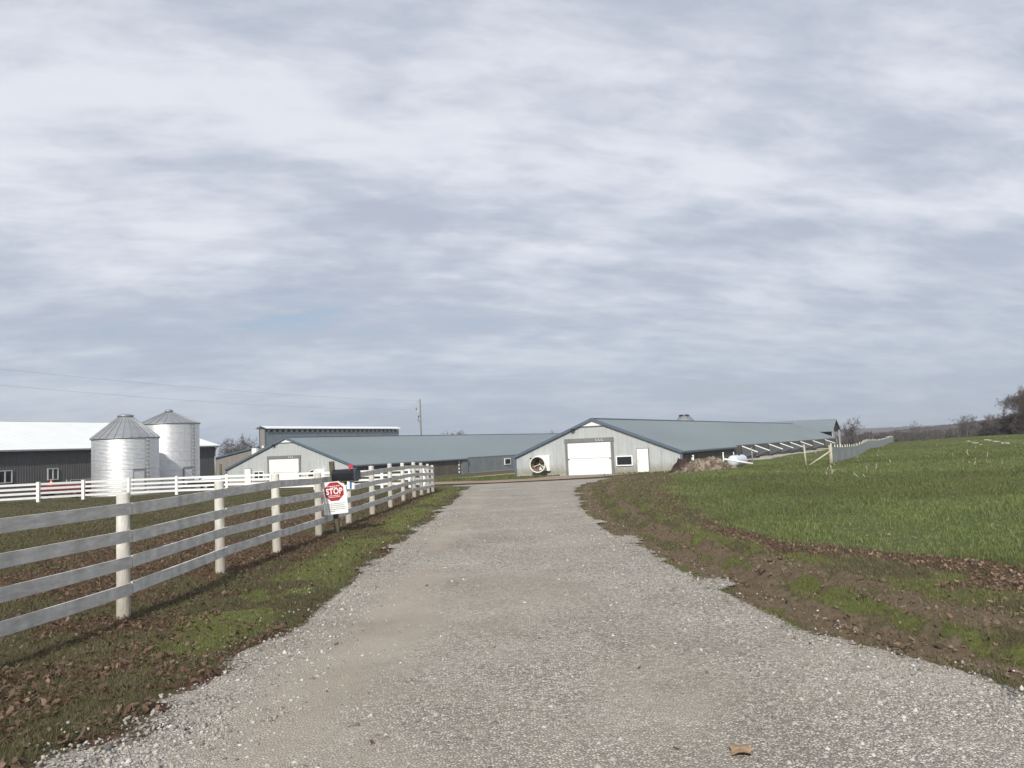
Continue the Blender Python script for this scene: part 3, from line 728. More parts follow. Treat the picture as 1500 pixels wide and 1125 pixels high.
z_h = 5.08 - 8.04 * (5.08 - 1.80) / 8.42 - .12
first = None; pads = []
for i, px_ in enumerate((1086, 1105, 1125.5, 1142, 1157, 1172, 1190, 1208)):
    s = s_for(px_, *wall_r, .485, .875)
    if first is None: first = hood(B2, s, 8.10, z_h); h = first
    else: h = copy_tree(first, B2); h.location = (8.10, s, z_h)
    pads.append(s)
for i, s in enumerate(pads[:7]):
    wp = B2.matrix_world if False else Matrix.Translation(B2.location) @ Matrix.Rotation(AX, 4, 'Z')
    p = wp @ Vector((9.9, s + 1.6, 0)); z = gz(p.x, p.y)
    o = MB().box((0, 0, 0), (2.6, 3.0, .16)).build('concrete_pad', M['concrete'], None, (p.x, p.y, z + .05), (0, 0, AX))
    tag(o, ['pale concrete pad under the fan hood nearest the white tank', 'second concrete pad along the barn side beyond the tank', 'third concrete pad along the barn side, under a dark hood', 'middle concrete pad of the row along the barn side', 'fifth concrete pad from the tank along the barn side', 'small far concrete pad before the last of the row', 'farthest concrete pad in the row by the open gabled barn'][i], 'concrete pad', 'concrete pads along the barn side')
# side details on the left barn: end of the near curtain, door and window beyond the step
hs1 = 10.5 - .30
MB().box((hs1 + .05, 24.0, .95), (.12, 1.5, 2.0)).build('side_door', M['side_blue'], B1)
for z in (.35, .85, 1.35, 1.75): MB().box((hs1 + .03, 22.6, z), (.10, .16, .28)).build('curtain_clip', M['white'], B1)
wn = MB().box((hs1 - .06, 36.5, 1.35), (.08, 1.9, 1.0)).build('window', M['white'], B1)
MB().box((hs1 - .01, 36.5, 1.35), (.03, 1.5, .7)).build('pane', M['glass'], wn)
MB().box((hs1 + .25, 46.0, 1.1), (.8, 1.5, 1.6)).build('fan_box', M['white'], B1)
MB().prism([(hs1 + .6, 46.6, 1.85), (hs1 + 1.9, 46.6, 2.0), (hs1 + 1.9, 46.6, 1.2), (hs1 + .6, 46.6, .6)], (0, 1.3, 0)).build('fan_hood', M['white'], B1)
# lower left window of the front, and open brown fascia
# ------------------------------------------------------------------ third barn, crosswise behind
def cross_barn():
    ap = at(1224.3, 613.2, 184); d = Vector((-.875, .485, 0)); ang = math.atan2(-d.x, d.y)
    t = empty('gabled_shed', (ap.x, ap.y, -1.3), ang)
    tag(t, 'grey roofed shed with open dark gable crosswise behind the far end of the long barn', 'shed')
    zr = ap.z + 1.3; hw = 7.2; ze = zr - 2.75
    b = MB(); roof_slope(b, .02, zr, hw, ze, 0, 62, .12); roof_slope(b, -.02, zr, -hw, ze, 0, 62, .12); b.build('roof', M['roof'], t)
    for sg in (-1, 1):
        MB().box((sg * (hw - .8), 32, ze / 2 - .3), (.12, 60, ze + .4)).build('side_wall', M['side_blue'], t)
        MB().bar((0, -.06, zr - .09), (sg * hw, -.06, ze - .09), .06, .2).build('rake_board', M['siding'], t)
        for yy in (.6, ): MB().box((sg * (hw - 2.2), .1, ze / 2), (2.2, .12, ze + .6)).build('gable_panel', M['siding'], t)
    MB().prism([(-hw + 1.1, .25, ze - .1), (hw - 1.1, .25, ze - .1), (0, .25, zr - .2)], (0, .1, 0)).build('gable_shade', M['dark'], t)  # flat dark sheets stand in for the shade inside the open gable
    MB().box((0, 1.5, ze / 2), (5, .1, ze)).build('dark_interior', M['dark'], t)
cross_barn()

# ------------------------------------------------------------------ long house with raised ridge monitor, behind the left barn
def monitor_house():
    c = at(384.5, 640, 126); t = empty('monitor_barn', (c.x, c.y, -1.8), R(-27))
    tag(t, 'tan barn with a tall narrow ridge monitor and white monitor roof behind the left barn', 'barn')
    zr, hw, L, w = 5.3, 15.0, 35.5, .55; sl = .155
    top = lambda x: zr - abs(x) * sl
    b = MB(); ribbed_wall(b, -hw, hw, -.5, top, 0, .45); b.build('front_wall', M['siding_tan'], t)
    for sg in (-1, 1):
        b = MB(); roof_slope(b, sg * w, zr - w * sl + .06, sg * (hw + .4), zr - (hw + .4) * sl + .06, -.2, L); b.build('roof', M['roof'], t)
        MB().bar((sg * w, -.22, zr - w * sl), (sg * (hw + .4), -.22, zr - (hw + .4) * sl), .05, .22).build('rake_board', M['trim'], t)
        MB().box((sg * hw, L / 2, 1), (.12, L - .2, 4.2)).build('side_wall', M['siding_tan'], t)
        mt = 8.05
        MB().box((sg * w, L / 2, (zr + mt - .62) / 2 - .05), (.10, L - .3, mt - .62 - zr + .1)).build('monitor_wall', M['side_blue'], t)
        mb = MB().box((sg * (w - .03), L / 2, mt - .42), (.06, L - .3, .44)).build('monitor_louvre', M['dark'], t)
        n = 28; me = None
        for i in range(n):
            y = .7 + i * (L - 1.4) / (n - 1)
            if me is None: q = MB().box((0, 0, 0), (.10, .62, .30)); me = q.mesh('vent_flap', M['siding'])
            link('vent_flap', me, mb, (sg * (w + .03), y, mt - .46))
        MB().box((sg * (w + .01), -.03, (zr + mt) / 2 - .3), (.14, .10, mt - zr + .3)).build('corner_board', M['trim'], t)
        b = MB(); b.prism([(0, -.35, mt + .30), (sg * (w + .42), -.35, mt - .04), (sg * (w + .42), -.35, mt - .16), (0, -.35, mt + .18)], (0, L + .5, 0)); b.build('monitor_roof', M['roof_white'], t)
        MB().bar((0, -.37, mt + .24), (sg * (w + .44), -.37, mt - .10), .04, .13).build('monitor_rake', M['trim'], t)
    b = MB(); ribbed_wall(b, -w + .06, w - .06, zr - .3, lambda x: 8.05 + .15 - abs(x) * .6, -.012, .25); b.build('monitor_front', M['siding_tan'], t)
    MB().box((-1.25, -.30, zr - .85), (.95, .5, 1.1)).build('vent_box', M['white'], t)
    MB().box((.25, -.14, zr - .15), (.4, .2, .35)).build('vent_box', M['cream'], t)
monitor_house()

# ------------------------------------------------------------------ charcoal building with white roof at far left
def charcoal():
    e1 = at(322.5, 652.3, 113); dirv = Vector((.42, .907, 0)).normalized(); ang = math.atan2(dirv.y, dirv.x)
    # local x runs along the wall away from the camera, local y into the building
    L = 62.0; o = e1 - dirv * L
    t = empty('storage_building', (o.x, o.y, -2.0), ang); tag(t, 'charcoal metal building with bright white roof and small windows at far left', 'building')
    ze = e1.z + 2.0; zr = ze + 3.75; hw = 13.0
    b = MB(); ribbed_wall(b, 0, L - .5, .35, lambda x: ze - .2, 0.5, .30); b.build('front_wall', M['charcoal'], t)
    MB().box((L / 2 - .25, .58, .1), (L - .6, .14, .9)).build('foundation', M['concrete'], t)
    # the roof planes run up away from the eave
    def plane(y0, z0, y1, z1):
        q = MB(); q.prism([(-.5, y0, z0), (-.5, y1, z1), (-.5, y1, z1 - .14), (-.5, y0, z0 - .14)], (L + .5, 0, 0))
        up = Vector((0, -(z1 - z0), y1 - y0)).normalized()
        up = up if up.z > 0 else -up
        n = int(L / .9)
        for i in range(n + 1):
            xx = -.45 + i * (L + .4) / n
            q.bar(Vector((xx, y0, z0)) + up * .002, Vector((xx, y1, z1)) + up * .002, .04, .016, up)
        return q
    plane(0, ze, hw, zr).build('roof', M['roof_white'], t)
    plane(2 * hw, ze, hw, zr).build('roof', M['roof_white'], t)
    MB().bar((-.5, -.03, ze - .12), (L, -.03, ze - .12), .12, .16).build('gutter', M['galv_dull'], t)
    MB().path([(L - .55, .02, ze - .2), (L - .55, .3, ze - .6), (L - .55, .42, ze - .9), (L - .55, .42, .2)], .07, 6).build('downspout', M['siding'], t)
    MB().bar((-.5, hw, zr + .02), (L, hw, zr + .02), .4, .06).build('ridge_cap', M['roof_white'], t)
    b = MB().prism([(L - .45, .5, -.3), (L - .45, 2 * hw - .5, -.3), (L - .45, 2 * hw - .5, ze), (L - .45, hw, zr - .2), (L - .45, .5, ze - .15)], (.1, 0, 0)); b.build('end_wall', M['charcoal'], t)
    MB().bar((L + .03, 0, ze - .05), (L + .03, hw, zr - .05), .06, .22, (1, 0, 0)).build('rake_board', M['roof_white'], t)
    inv = (Matrix.Translation(t.location) @ Matrix.Rotation(ang, 4, 'Z')).inverted()
    for px_, w, h, py_ in ((7, 1.55, 1.35, 698.5), (77, 1.3, 1.3, 694.5)):
        s = s_for(px_, o.x + .5 * -dirv.y, o.y + .5 * dirv.x, dirv.x, dirv.y); d = o.y + .5 * dirv.x + dirv.y * s
        z = at(px_, py_, d).z + 2.0
        wd = empty('window', (0, 0, 0)); wd.parent = t
        q = MB()
        for k in (-1, 1): q.box((s + k * (w / 2 - .05), .42, z), (.10, .12, h)); q.box((s, .42, z + k * (h / 2 - .05)), (w - .2, .12, .10))
        q.box((s, .42, z), (.12, .11, h - .2)); q.build('frame', M['siding'], wd)
        for k in (-1, 1): MB().box((s + k * (w / 4 - .01), .46, z), (w / 2 - .2, .03, h - .2)).build('pane', M['glass'], wd)
charcoal()

# ------------------------------------------------------------------ grain bins
def silo(label, px_, py_eave, d, rad, py_top, cap_r, z0, door_px, seam_px, n_pan=26):
    c = at(px_, py_eave, d); ze = c.z - z0; zt = at(px_, py_top, d).z - z0
    t = empty('grain_bin', (c.x, c.y, z0)); tag(t, label, 'grain bin', 'galvanised grain bins')
    prof, n = [], int((ze + .3) / .105)
    for i in range(n * 4 + 1):
        z = -.3 + (ze + .3) * i / (n * 4); prof.append((rad + .0062 * math.sin(math.pi / 2 * i), z))
    MB().lathe(prof, 72).build('bin_wall', M['galv'], t)
    # ring seams between the sheets
    for k in range(1, int(ze / .84) + 1):
        z = ze - k * .84
        if z > .1: MB().lathe([(rad + .010, z - .012), (rad + .024, z - .006), (rad + .024, z + .006), (rad + .010, z + .012)], 72).build('sheet_lap', M['galv'], t)
    MB().lathe([(rad - .02, ze - .02), (rad + .10, ze - .05), (rad + .11, ze + .01), (rad, ze + .06)], 72).build('eave_ring', M['galv_dull'], t)
    zc = zt - .30
    me = MB(); a = math.pi / n_pan
    p0 = [Vector((math.cos(q) * (rad + .10), math.sin(q) * (rad + .10), ze + .02)) for q in (-a, a)]
    p1 = [Vector((math.cos(q) * cap_r, math.sin(q) * cap_r, zc)) for q in (-a, a)]
    me.prism([p0[0], p0[1], p1[1], p1[0]], (0, 0, .02))
    up = Vector((.5, 0, .8)).normalized()
    me.bar(p0[1] + up * .03, p1[1] + up * .03, .06, .07, up)
    pm = me.mesh('roof_panel', M['galv_roof'])
    for k in range(n_pan): link('roof_panel', pm, t, (0, 0, 0), (0, 0, 2 * math.pi * (k + .5) / n_pan))
    MB().lathe([(cap_r + .05, zc - .03), (cap_r + .05, zc + .10), (cap_r + .10, zc + .12), (cap_r + .07, zc + .19), (cap_r * .55, zt), (0, zt)], 28).build('roof_cap', M['galv_roof'], t)
    tocam = math.atan2(-c.y, -c.x)
    def on_wall(px2):       # angle on the bin wall for a photo column
        o = (px2 - px_) * d / F_PX / rad; return tocam + math.asin(max(-.98, min(.98, o)))
    a = on_wall(seam_px); dv = Vector((math.cos(a), math.sin(a), 0)); tv = Vector((-dv.y, dv.x, 0))
    lad = empty('ladder', (0, 0, 0)); lad.parent = t
    for k in (-1, 1): MB().bar(dv * (rad + .06) + tv * .16 * k + Vector((0, 0, .2)), dv * (rad + .06) + tv * .16 * k + Vector((0, 0, ze - .05)), .035, .05, dv).build('ladder_rail', M['galv_dull'], lad)
    rm = MB().bar(-tv * .17, tv * .17, .045, .05).mesh('rung', M['white'])
    k = .4
    while k < ze: link('rung', rm, lad, dv * (rad + .075) + Vector((0, 0, k))); k += .32
    a = on_wall(door_px); dv = Vector((math.cos(a), math.sin(a), 0)); ang = a - math.pi / 2
    dh = min(1.75, ze * .45)
    dr = MB().box((0, 0, 0), (.98, .10, dh)).build('access_door', M['galv_dull'], t, dv * (rad + .0) + Vector((0, 0, .35 + dh / 2)), (0, 0, ang))
    MB().box((0, .06, 0), (.80, .06, dh - .22)).build('door_panel', M['galv'], dr)
    MB().box((0, .06, dh / 2 + .10), (1.0, .10, .06)).build('hood_strip', M['galv_dull'], dr)
    MB().box((-.36, .11, 0), (.06, .07, .2)).build('latch', M['galv_dull'], dr)
    return t
silo('squat galvanised grain bin, the nearer and shorter of the pair', 184, 642.5, 68, 2.55, 606.5, .56, -.98, 201, 212)
silo('taller galvanised grain bin standing close behind the squat bin', 247.5, 621.5, 75.5, 2.62, 599.3, .28, -1.05, 272, 279, 24)
def feed_bin():
    p = at(1001, 607.5, 128); t = empty('feed_bin', (p.x, p.y, -1.0)); tag(t, 'grey hopper lid of a feed bin showing above the long barn ridge', 'feed bin')
    zt = p.z + 1.0
    MB().lathe([(1.75, zt - 3.2), (1.75, zt - 1.55), (.72, zt - .22), (0, zt - .16)], 28).build('bin_body', M['galv_dull'], t)
    MB().lathe([(.2, zt - 5.2), (1.75, zt - 3.2)], 28).build('hopper', M['galv_dull'], t)
    for x in (-.42, .42): MB().box((x, -.35, zt - .12), (.62, .5, .24)).build('lid', M['black'], t)
    for k in range(6): MB().bar((.75 + k * .16, -.5, zt - .25 - k * .22), (.95 + k * .16, -.5, zt - .25 - k * .22), .1, .12).build('rung', M['black'], t)
    for k in range(4):
        a = k * math.pi / 2 + .6; MB().tube((1.7 * math.cos(a), 1.7 * math.sin(a), -.5), (1.7 * math.cos(a), 1.7 * math.sin(a), zt - 2.5), .06).build('leg', M['galv_dull'], t)
feed_bin()

# ------------------------------------------------------------------ fences
def fence_board(b, a, c, w, th, up=(0, 0, 1)): b.bar(a, c, th, w, up)
near_posts = [(-90, 1010, 6.7), (181, 900, 9.2), (323, 835.6, 12.4), (406, 807, 14.9), (467, 781.5, 17.8), (511, 765, 20.5), (545.6, 751, 23.3), (572, 740.5, 26.3), (591, 730, 30), (607, 723.5, 33.5), (617.7, 721, 36.5), (627.7, 720, 39.5), (634, 719, 42.3)]
near_tops = [None, 721.5, 704.5, 694, 692.5, 687, 682.5, 679, 678, 677, 678, 679.5, 681.5]
def near_fence():
    t = empty('board_fence', (-4.3, 9.2, 0)); tag(t, 'weathered white four board fence along the left side of the driveway', 'fence')
    off = Vector((4.3, -9.2, 0)); P, H = [], []
    for (px_, py_, d), tp in zip(near_posts, near_tops):
        b = at(px_, py_, d)
        if tp is None: b = Vector((-4.62, 6.3, 0))
        g = gz(b.x, b.y)
        h = (at(px_, tp, d).z - g) if tp else 1.37
        P.append(Vector((b.x, b.y, g))); H.append(h)
    nrm = Vector((1, .03, 0))
    for i, (p, h) in enumerate(zip(P, H)):
        r = .076 + random.uniform(-.006, .006); lean = Vector((random.uniform(-.012, .012), random.uniform(-.01, .01), 0))
        n = 18; prof = []; b = MB()
        b.tube(p + off + Vector((0, 0, -.3)), p + off + lean + Vector((0, 0, h - .015)), r * 1.04, r * .97, n, False)
        b.tube(p + off + lean + Vector((0, 0, h - .015)), p + off + lean + Vector((0, 0, h)), r * .97, r * .90, n, True, False)
        b.build('post', M['post_white'], t)
    for i in range(len(P) - 1):
        for k, (f0, f1) in enumerate(((.872, .128), (.65, .128), (.445, .128), (.235, .128))):
            j = lambda: random.uniform(-.010, .010)
            a = P[i] + off + nrm * (.088) + Vector((0, .012, H[i] * f0 + j())); c = P[i + 1] + off + nrm * (.088) + Vector((0, -.012, H[i + 1] * f0 + j()))
            b = MB(); n = 5; sag = random.uniform(0, .008)
            pts = [a.lerp(c, q / n) + Vector((0, 0, -sag * math.sin(math.pi * q / n))) for q in range(n + 1)]
            hh, th = .128, .026; d = (c - a).normalized(); x = d.cross(Vector((0, 0, 1))).normalized()
            V = []
            for q in pts: V += [q + x * th / 2 + Vector((0, 0, hh / 2)), q - x * th / 2 + Vector((0, 0, hh / 2)), q - x * th / 2 - Vector((0, 0, hh / 2)), q + x * th / 2 - Vector((0, 0, hh / 2))]
            Fs = [(q * 4 + u, q * 4 + (u + 1) % 4, q * 4 + 4 + (u + 1) % 4, q * 4 + 4 + u) for q in range(n) for u in range(4)] + [(0, 1, 2, 3), (n * 4 + 3, n * 4 + 2, n * 4 + 1, n * 4)]
            b.add(V, Fs); b.build('rail', M['plank'], t)
    nb = MB()
    return P
NP = near_fence()
def far_fence():
    t = empty('white_fence', (-25, 60, -.8)); tag(t, 'bright white four rail fence crossing the lawn in front of the grain bins', 'fence')
    off = -Vector((-25, 60, -.8)); P = []
    cols = [(-85, 55), (-12, 55.5), (56, 57), (122, 59), (188.6, 60.5), (259, 62), (332.6, 62.5), (400, 62), (462, 61), (515, 60), (560, 59), (601, 57), (622.5, 50)]
    for px_, d in cols:
        r = ray(px_, 720); x = r.x / r.y * d; P.append(Vector((x, d, gz(x, d))))
    P.append(NP[-1] + Vector((-.12, .0, 0)))
    for p in P[:-1]:
        MB().box(p + off + Vector((0, 0, .53)), (.19, .19, 1.65)).prism([p + off + Vector((sx * .105, sy * .105, 1.355)) for sx, sy in ((-1, -1), (1, -1), (1, 1), (-1, 1))], (0, 0, .04)).build('post', M['white_fence'], t)
    for a, c in zip(P[:-1], P[1:]):
        for z in (1.24, .93, .62, .31): MB().bar(a + off + Vector((0, 0, z)), c + off + Vector((0, 0, z)), .05, .15).build('rail', M['white_fence'], t)
far_fence()

# ------------------------------------------------------------------ mailbox, stop sign, number plate
def roadside():
    D = 18.1
    base = at(495.0, 775, D); base.z = gz(base.x, base.y); topp = at(485.6, 676, D)
    t = empty('mailbox', base); tag(t, 'black mailbox with red flag on a leaning dark wooden post', 'mailbox')
    tv = topp - base
    MB().bar(Vector((0, 0, -.3)) - tv * .0, tv, .10, .10, (0, 1, 0)).build('post', M['wood_old'], t)
    # box lies across the fence with its door over the verge
    a = at(489.5, 696.2, D - .02) - base; e = at(523, 693.8, D - .25) - base; ax = (e - a).normalized(); L = (e - a).length
    w, h = .20, .24; yv = Vector((0, 0, 1)).cross(ax).normalized(); zv = ax.cross(yv)
    prof = [(-w / 2, -h / 2), (w / 2, -h / 2), (w / 2, h * .10)] + [(w / 2 * math.cos(q), h * .10 + (h * .40) * math.sin(q)) for q in [math.pi * k / 10 for k in range(1, 10)]] + [(-w / 2, h * .10)]
    mk = lambda s, o: [o + yv * (y * s) + zv * (z * s) for y, z in prof]
    MB().prism(mk(1, a), ax * L).build('box', M['black'], t)
    MB().prism(mk(1.10, a + ax * (L - .015)), ax * .035).build('door', mat('mailbox_door', (.055, .06, .075), .4, var=.2), t)
    MB().tube(a + ax * (L + .02) + zv * .10, a + ax * (L + .055) + zv * .10, .018).build('latch', M['black'], t)
    MB().bar(a + ax * (L * .80) - yv * (w / 2 + .014) + zv * .09, a + ax * (L * .86) - yv * (w / 2 + .014) + zv * .16, .012, .03, ax).box(a + ax * (L * .87) - yv * (w / 2 + .014) + zv * .165, (.095, .015, .07)).build('flag', M['flag_red'], t)
    MB().box(a + ax * (L * .5) - zv * (h / 2 + .02), (L * .95, .16, .035), Matrix((ax, yv, zv)).transposed()).build('shelf', M['wood_old'], t)
    MB().bar(a + ax * .04 - zv * (h / 2 + .26), a + ax * (L * .55) - zv * (h / 2 + .045), .05, .05, yv).build('brace', M['wood_old'], t)
    # number plate hung under the shelf
    p = at(513.8, 710.7, D - .25); n = empty('number_plate', p); tag(n, 'small white plate with a blue numeral 1 hanging under the black mailbox', 'number plate')
    n.rotation_euler = (0, R(1.0), R(4))
    MB().box((0, 0, 0), (.158, .012, .168)).build('plate', M['sign_white'], n)
    link('numeral', text_mesh('1', .20, .002, M['blue_ink'], .012), n, (0, -.0085, -.003), (R(90), 0, 0))
    # stop sign on the post
    ctr = at(490.3, 729.2, D - .19); s = empty('stop_sign', ctr); tag(s, 'white board with a red octagon reading STOP on the mailbox post', 'sign')
    s.rotation_euler = (R(-1), R(-3.6), R(9))
    W, H = .525, .70
    MB().box((0, .008, 0), (W, .012, H)).build('board', M['sign_white'], s)
    MB().prism([(-W / 2, 0, -H / 2 + .03), (-W / 2 + .012, -.002, -H / 2), (-W / 2 + .07, -.0045, -H / 2 + .0), (-W / 2 + .055, -.0045, H / 2), (-W / 2, 0, H / 2)], (0, .004, 0)).build('folded_margin', M['sign_white'], s)
    oc = [(.215 * math.cos(R(22.5 + 45 * k)), -.004, .135 + .215 * math.sin(R(22.5 + 45 * k))) for k in range(8)]
    MB().prism(oc, (0, .005, 0)).build('octagon', M['red'], s)
    me = text_mesh('STOP', .158, .002, M['sign_white'], .0035)
    o = link('lettering', me, s, (.0, -.0065, .135), (R(90), 0, 0)); o.scale = (.93, 1.12, 1)
    def words(y, x0, x1, hgt, m, seed):
        rr = random.Random(seed); x = x0; b = MB()
        while x < x1 - .012:
            wl = min(rr.uniform(.018, .05), x1 - x); b.box((x + wl / 2, -.0052, y), (wl, .003, hgt)); x += wl + .011
        b.build('small_print', m, s)
    words(.252, -.135, .135, .014, M['sign_white'], 1); words(.218, -.07, .075, .014, M['sign_white'], 2)
    words(.048, -.13, .13, .013, M['sign_white'], 3); words(.017, -.12, .12, .013, M['sign_white'], 4)
    for i, y in enumerate((-.125, -.165, -.205, -.245, -.285)): words(y, -.19, (.235, .19, .22, .23, -.02)[i], .0085, M['ink'], 10 + i)
roadside()

# ------------------------------------------------------------------ things in the yard at left
def farm_wagon():
    c = at(92, 720, 66.5); g = gz(c.x, c.y); t = empty('farm_wagon', (c.x, c.y, g), R(2)); tag(t, 'low dark red flatbed wagon parked behind the white fence', 'wagon')
    L = 4.2
    MB().box((.25, 0, .92), (L - .9, 1.7, .42)).prism([(-L / 2 + .0, -.8, .72), (-L / 2 + .75, -.8, .72), (-L / 2 + .75, -.8, 1.1), (-L / 2 + .2, -.8, .86)], (0, 1.6, 0)).build('bed', M['maroon'], t)
    MB().box((.2, 0, .62), (L - .6, .9, .18)).build('chassis', M['black'], t)
    MB().bar((L / 2 - .1, 0, .5), (L / 2 + 1.1, 0, .32), .10, .10).build('drawbar', M['maroon'], t)
    MB().box((L / 2 + .55, 0, .58), (.35, .25, .28)).build('jug', M['white'], t)
    for sx in (-1.45, 1.35):
        for sy in (-.78, .78):
            Mx = Matrix.Translation((sx, sy, .36)) @ Matrix.Rotation(R(90), 4, 'X')
            w = MB().lathe([(.2, -.12), (.34, -.12), (.37, -.06), (.37, .06), (.34, .12), (.2, .12)], 20, True, Mx).build('wheel', M['rubber'], t)
            MB().lathe([(0, -.07), (.2, -.09), (.2, .09), (0, .07)], 16, True, Mx).build('rim', M['maroon'], w)
    k = at(75, 707, 66.2); c2 = empty('traffic_cone', (k.x, k.y, g + 1.13)); tag(c2, 'small orange traffic cone standing on the red wagon', 'traffic cone')
    MB().box((0, 0, .015), (.36, .36, .03)).build('base', M['orange'], c2)
    MB().lathe([(.15, .03), (.10, .2), (.03, .48), (0, .49)], 16).build('cone', M['orange'], c2)
    MB().lathe([(.112, .17), (.088, .27)], 16).build('collar', M['cream'], c2)
farm_wagon()
def pipe_gate():
    a = at(103, 706, 80); g = gz(a.x, a.y); t = empty('pipe_gate', (a.x, a.y, g)); tag(t, 'grey tubular pipe gate standing in front of the charcoal building', 'gate')
    ln, h = 3.6, 1.62
    b = MB()
    for x in (0, ln): b.tube((x, 0, 0.05), (x, 0, h), .04)
    b.build('gate_stile', M['galv_dull'], t)
    for z in (.25, .5, .75, 1.02, 1.3, h): MB().tube((0, 0, z), (ln, 0, z), .035, n=6).build('gate_bar', M['galv_dull'], t)
    MB().tube((-.35, 0, -.2), (-.35, 0, h + .05), .07).build('post', M['galv_dull'], t)
pipe_gate()
def utility_trailer():
    c = at(305, 703, 72); g = gz(c.x, c.y); t = empty('utility_trailer', (c.x, c.y, g), R(-6)); tag(t, 'low dark trailer with pale grey cover behind the fence, right of the bins', 'trailer')
    MB().box((0, 0, .72), (3.0, 1.6, .55)).build('body', M['black'], t)
    MB().prism([(-.3, -.85, 1.0), (1.6, -.85, 1.0), (1.35, -.7, 1.16), (-.1, -.7, 1.16)], (0, 1.6, 0)).build('cover', M['tank'], t)
    MB().box((-1.0, 0, 1.06), (.5, .4, .16)).tube((-1.25, -.3, 1.0), (-1.25, -.3, 1.36), .06).build('jack', M['siding'], t)
    for sy in (-.85, .85):
        Mx = Matrix.Translation((.2, sy, .33)) @ Matrix.Rotation(R(90), 4, 'X')
        w = MB().lathe([(.18, -.1), (.33, -.1), (.35, 0), (.33, .1), (.18, .1)], 18, True, Mx).build('wheel', M['rubber'], t)
        MB().lathe([(0, -.06), (.18, -.08), (.18, .08), (0, .06)], 14, True, Mx).build('rim', M['galv_dull'], w)
utility_trailer()
p = at(323.3, 690, 88); g = gz(p.x, p.y)
tag(MB().tube((0, 0, -.3), (0, 0, at(323, 680, 88).z - g), .14, .13, 10).build('wooden_post', M['wood_old'], None, (p.x, p.y, g)), 'short dark wooden post beside the corner of the charcoal building', 'post')

# utility pole with transformer, and its two lines
def pole():
    topp = at(615.3, 585, 150); g = -2.2; t = empty('utility_pole', (topp.x, topp.y, g)); tag(t, 'wooden utility pole with transformer rising behind the left barn', 'utility pole')
    h = topp.z - g
    MB().tube((0, 0, -.5), (0, 0, h), .155, .10, 10).build('pole', M['wood_pole'], t)
    MB().tube((0, 0, h), (0, 0, h + .25), .05).tube((-.1, 0, h - .3), (-.55, 0, h - .55), .04).build('insulator', M['galv_dull'], t)
    tr = MB().lathe([(0, h - 2.75), (.20, h - 2.75), (.22, h - 2.7), (.22, h - 1.95), (.14, h - 1.85), (0, h - 1.85)], 14, True, Matrix.Translation((-.42, 0, 0))).build('transformer', M['siding'], t)
    MB().tube((-.5, 0, h - 1.85), (-.5, 0, h - 1.6), .04).build('bushing', M['galv_dull'], tr)
    MB().box((-.75, 0, h - 1.75), (.12, .12, .5)).build('cutout_fuse', M['black'], t)
    MB().path([(-.15, 0, h - 3.0), (-.42, 0, h - 3.3), (-.48, 0, h - 3.8), (-.25, 0, h - 4.15)], .05, 5).box((-.32, 0, h - 3.1), (.25, .2, .2)).build('cable_loop', M['black'], t)
    MB().tube((-.2, 0, 0), (-.16, 0, h - 4), .03).build('ground_wire', M['galv_dull'], t)
    for i, (z0, z1, lab, sg) in enumerate(((topp.z - .25, 12.0, 'upper power line sagging from the pole towards the left', .85), (topp.z - 1.9, 10.6, 'lower power line sagging from the pole towards the left', 1.0))):
        A = Vector((topp.x - .2, topp.y, z0)); B = Vector((-57, 60, z1)); pts = []
        for k in range(25):
            q = k / 24; pts.append(A.lerp(B, q) - Vector((0, 0, 4 * sg * q * (1 - q))))
        tag(MB().path(pts, .007, 5).build('power_line', M['wire']), lab, 'cable', 'overhead power lines')
pole()

# ------------------------------------------------------------------ right of the barn: tank, heap, posts, silt fence
def tank():
    c = at(1080.5, 675.5, 67); g = gz(c.x, c.y); t = empty('propane_tank', (c.x, c.y, g), R(90 - 33)); tag(t, 'white propane tank lying beside the earth heap at the barn corner', 'tank')
    r, L = .47, 2.2; z = at(1080, 676.2, 67).z - g; z = max(z, r + .02)
    Mx = Matrix.Translation((0, 0, z)) @ Matrix.Rotation(R(90), 4, 'Y')
    prof = [(r * math.sin(q), -L / 2 + .0 - r * .8 * math.cos(q)) for q in [math.pi / 2 * k / 8 for k in range(9)]] + [(r * math.cos(q), L / 2 + r * .8 * math.sin(q)) for q in [math.pi / 2 * k / 8 for k in range(9)]]
    b = MB().lathe(prof, 28, True, Mx).build('shell', M['tank'], t)
    for x in (-L / 2, L / 2): MB().lathe([(r - .01, x - .02), (r + .010, x - .015), (r + .010, x + .015), (r - .01, x + .02)], 28, True, Mx).build('weld_band', M['galv_dull'], b)
    MB().lathe([(0, z + r + .22), (.16, z + r + .20), (.22, z + r + .05), (.22, z + r - .06)], 16).build('valve_dome', M['black'], t)
    MB().tube((-.5, .1, z + r - .05), (-.62, .1, z + r + .25), .035).build('riser', M['white'], t)
    for x in (-.7, .7): MB().box((x, 0, (z - r) / 2), (.16, .6, z - r + .25)).build('leg', M['concrete'], t)
tank()
def barrier():
    p = at(1102.6, 681, 63); g = gz(p.x, p.y); t = empty('barrier_pole', (p.x, p.y, g)); tag(t, 'white pole sloping across the propane tank from a slim grey post', 'barrier')
    MB().tube((0, 0, -.2), (0, 0, at(1102.4, 655, 63).z - g), .032).build('post', M['galv_dull'], t)
    a = at(1060.5, 672.6, 63) - p; a.z += p.z - g; e = at(1103, 679.3, 63); e = Vector((0, -.05, e.z - g)); a.y = -.05
    MB().tube(a, e, .075, .075, 8).build('arm', M['white'], t)
    MB().tube((a.x, a.y, -.2), a, .025).build('rest', M['galv_dull'], t)
barrier()
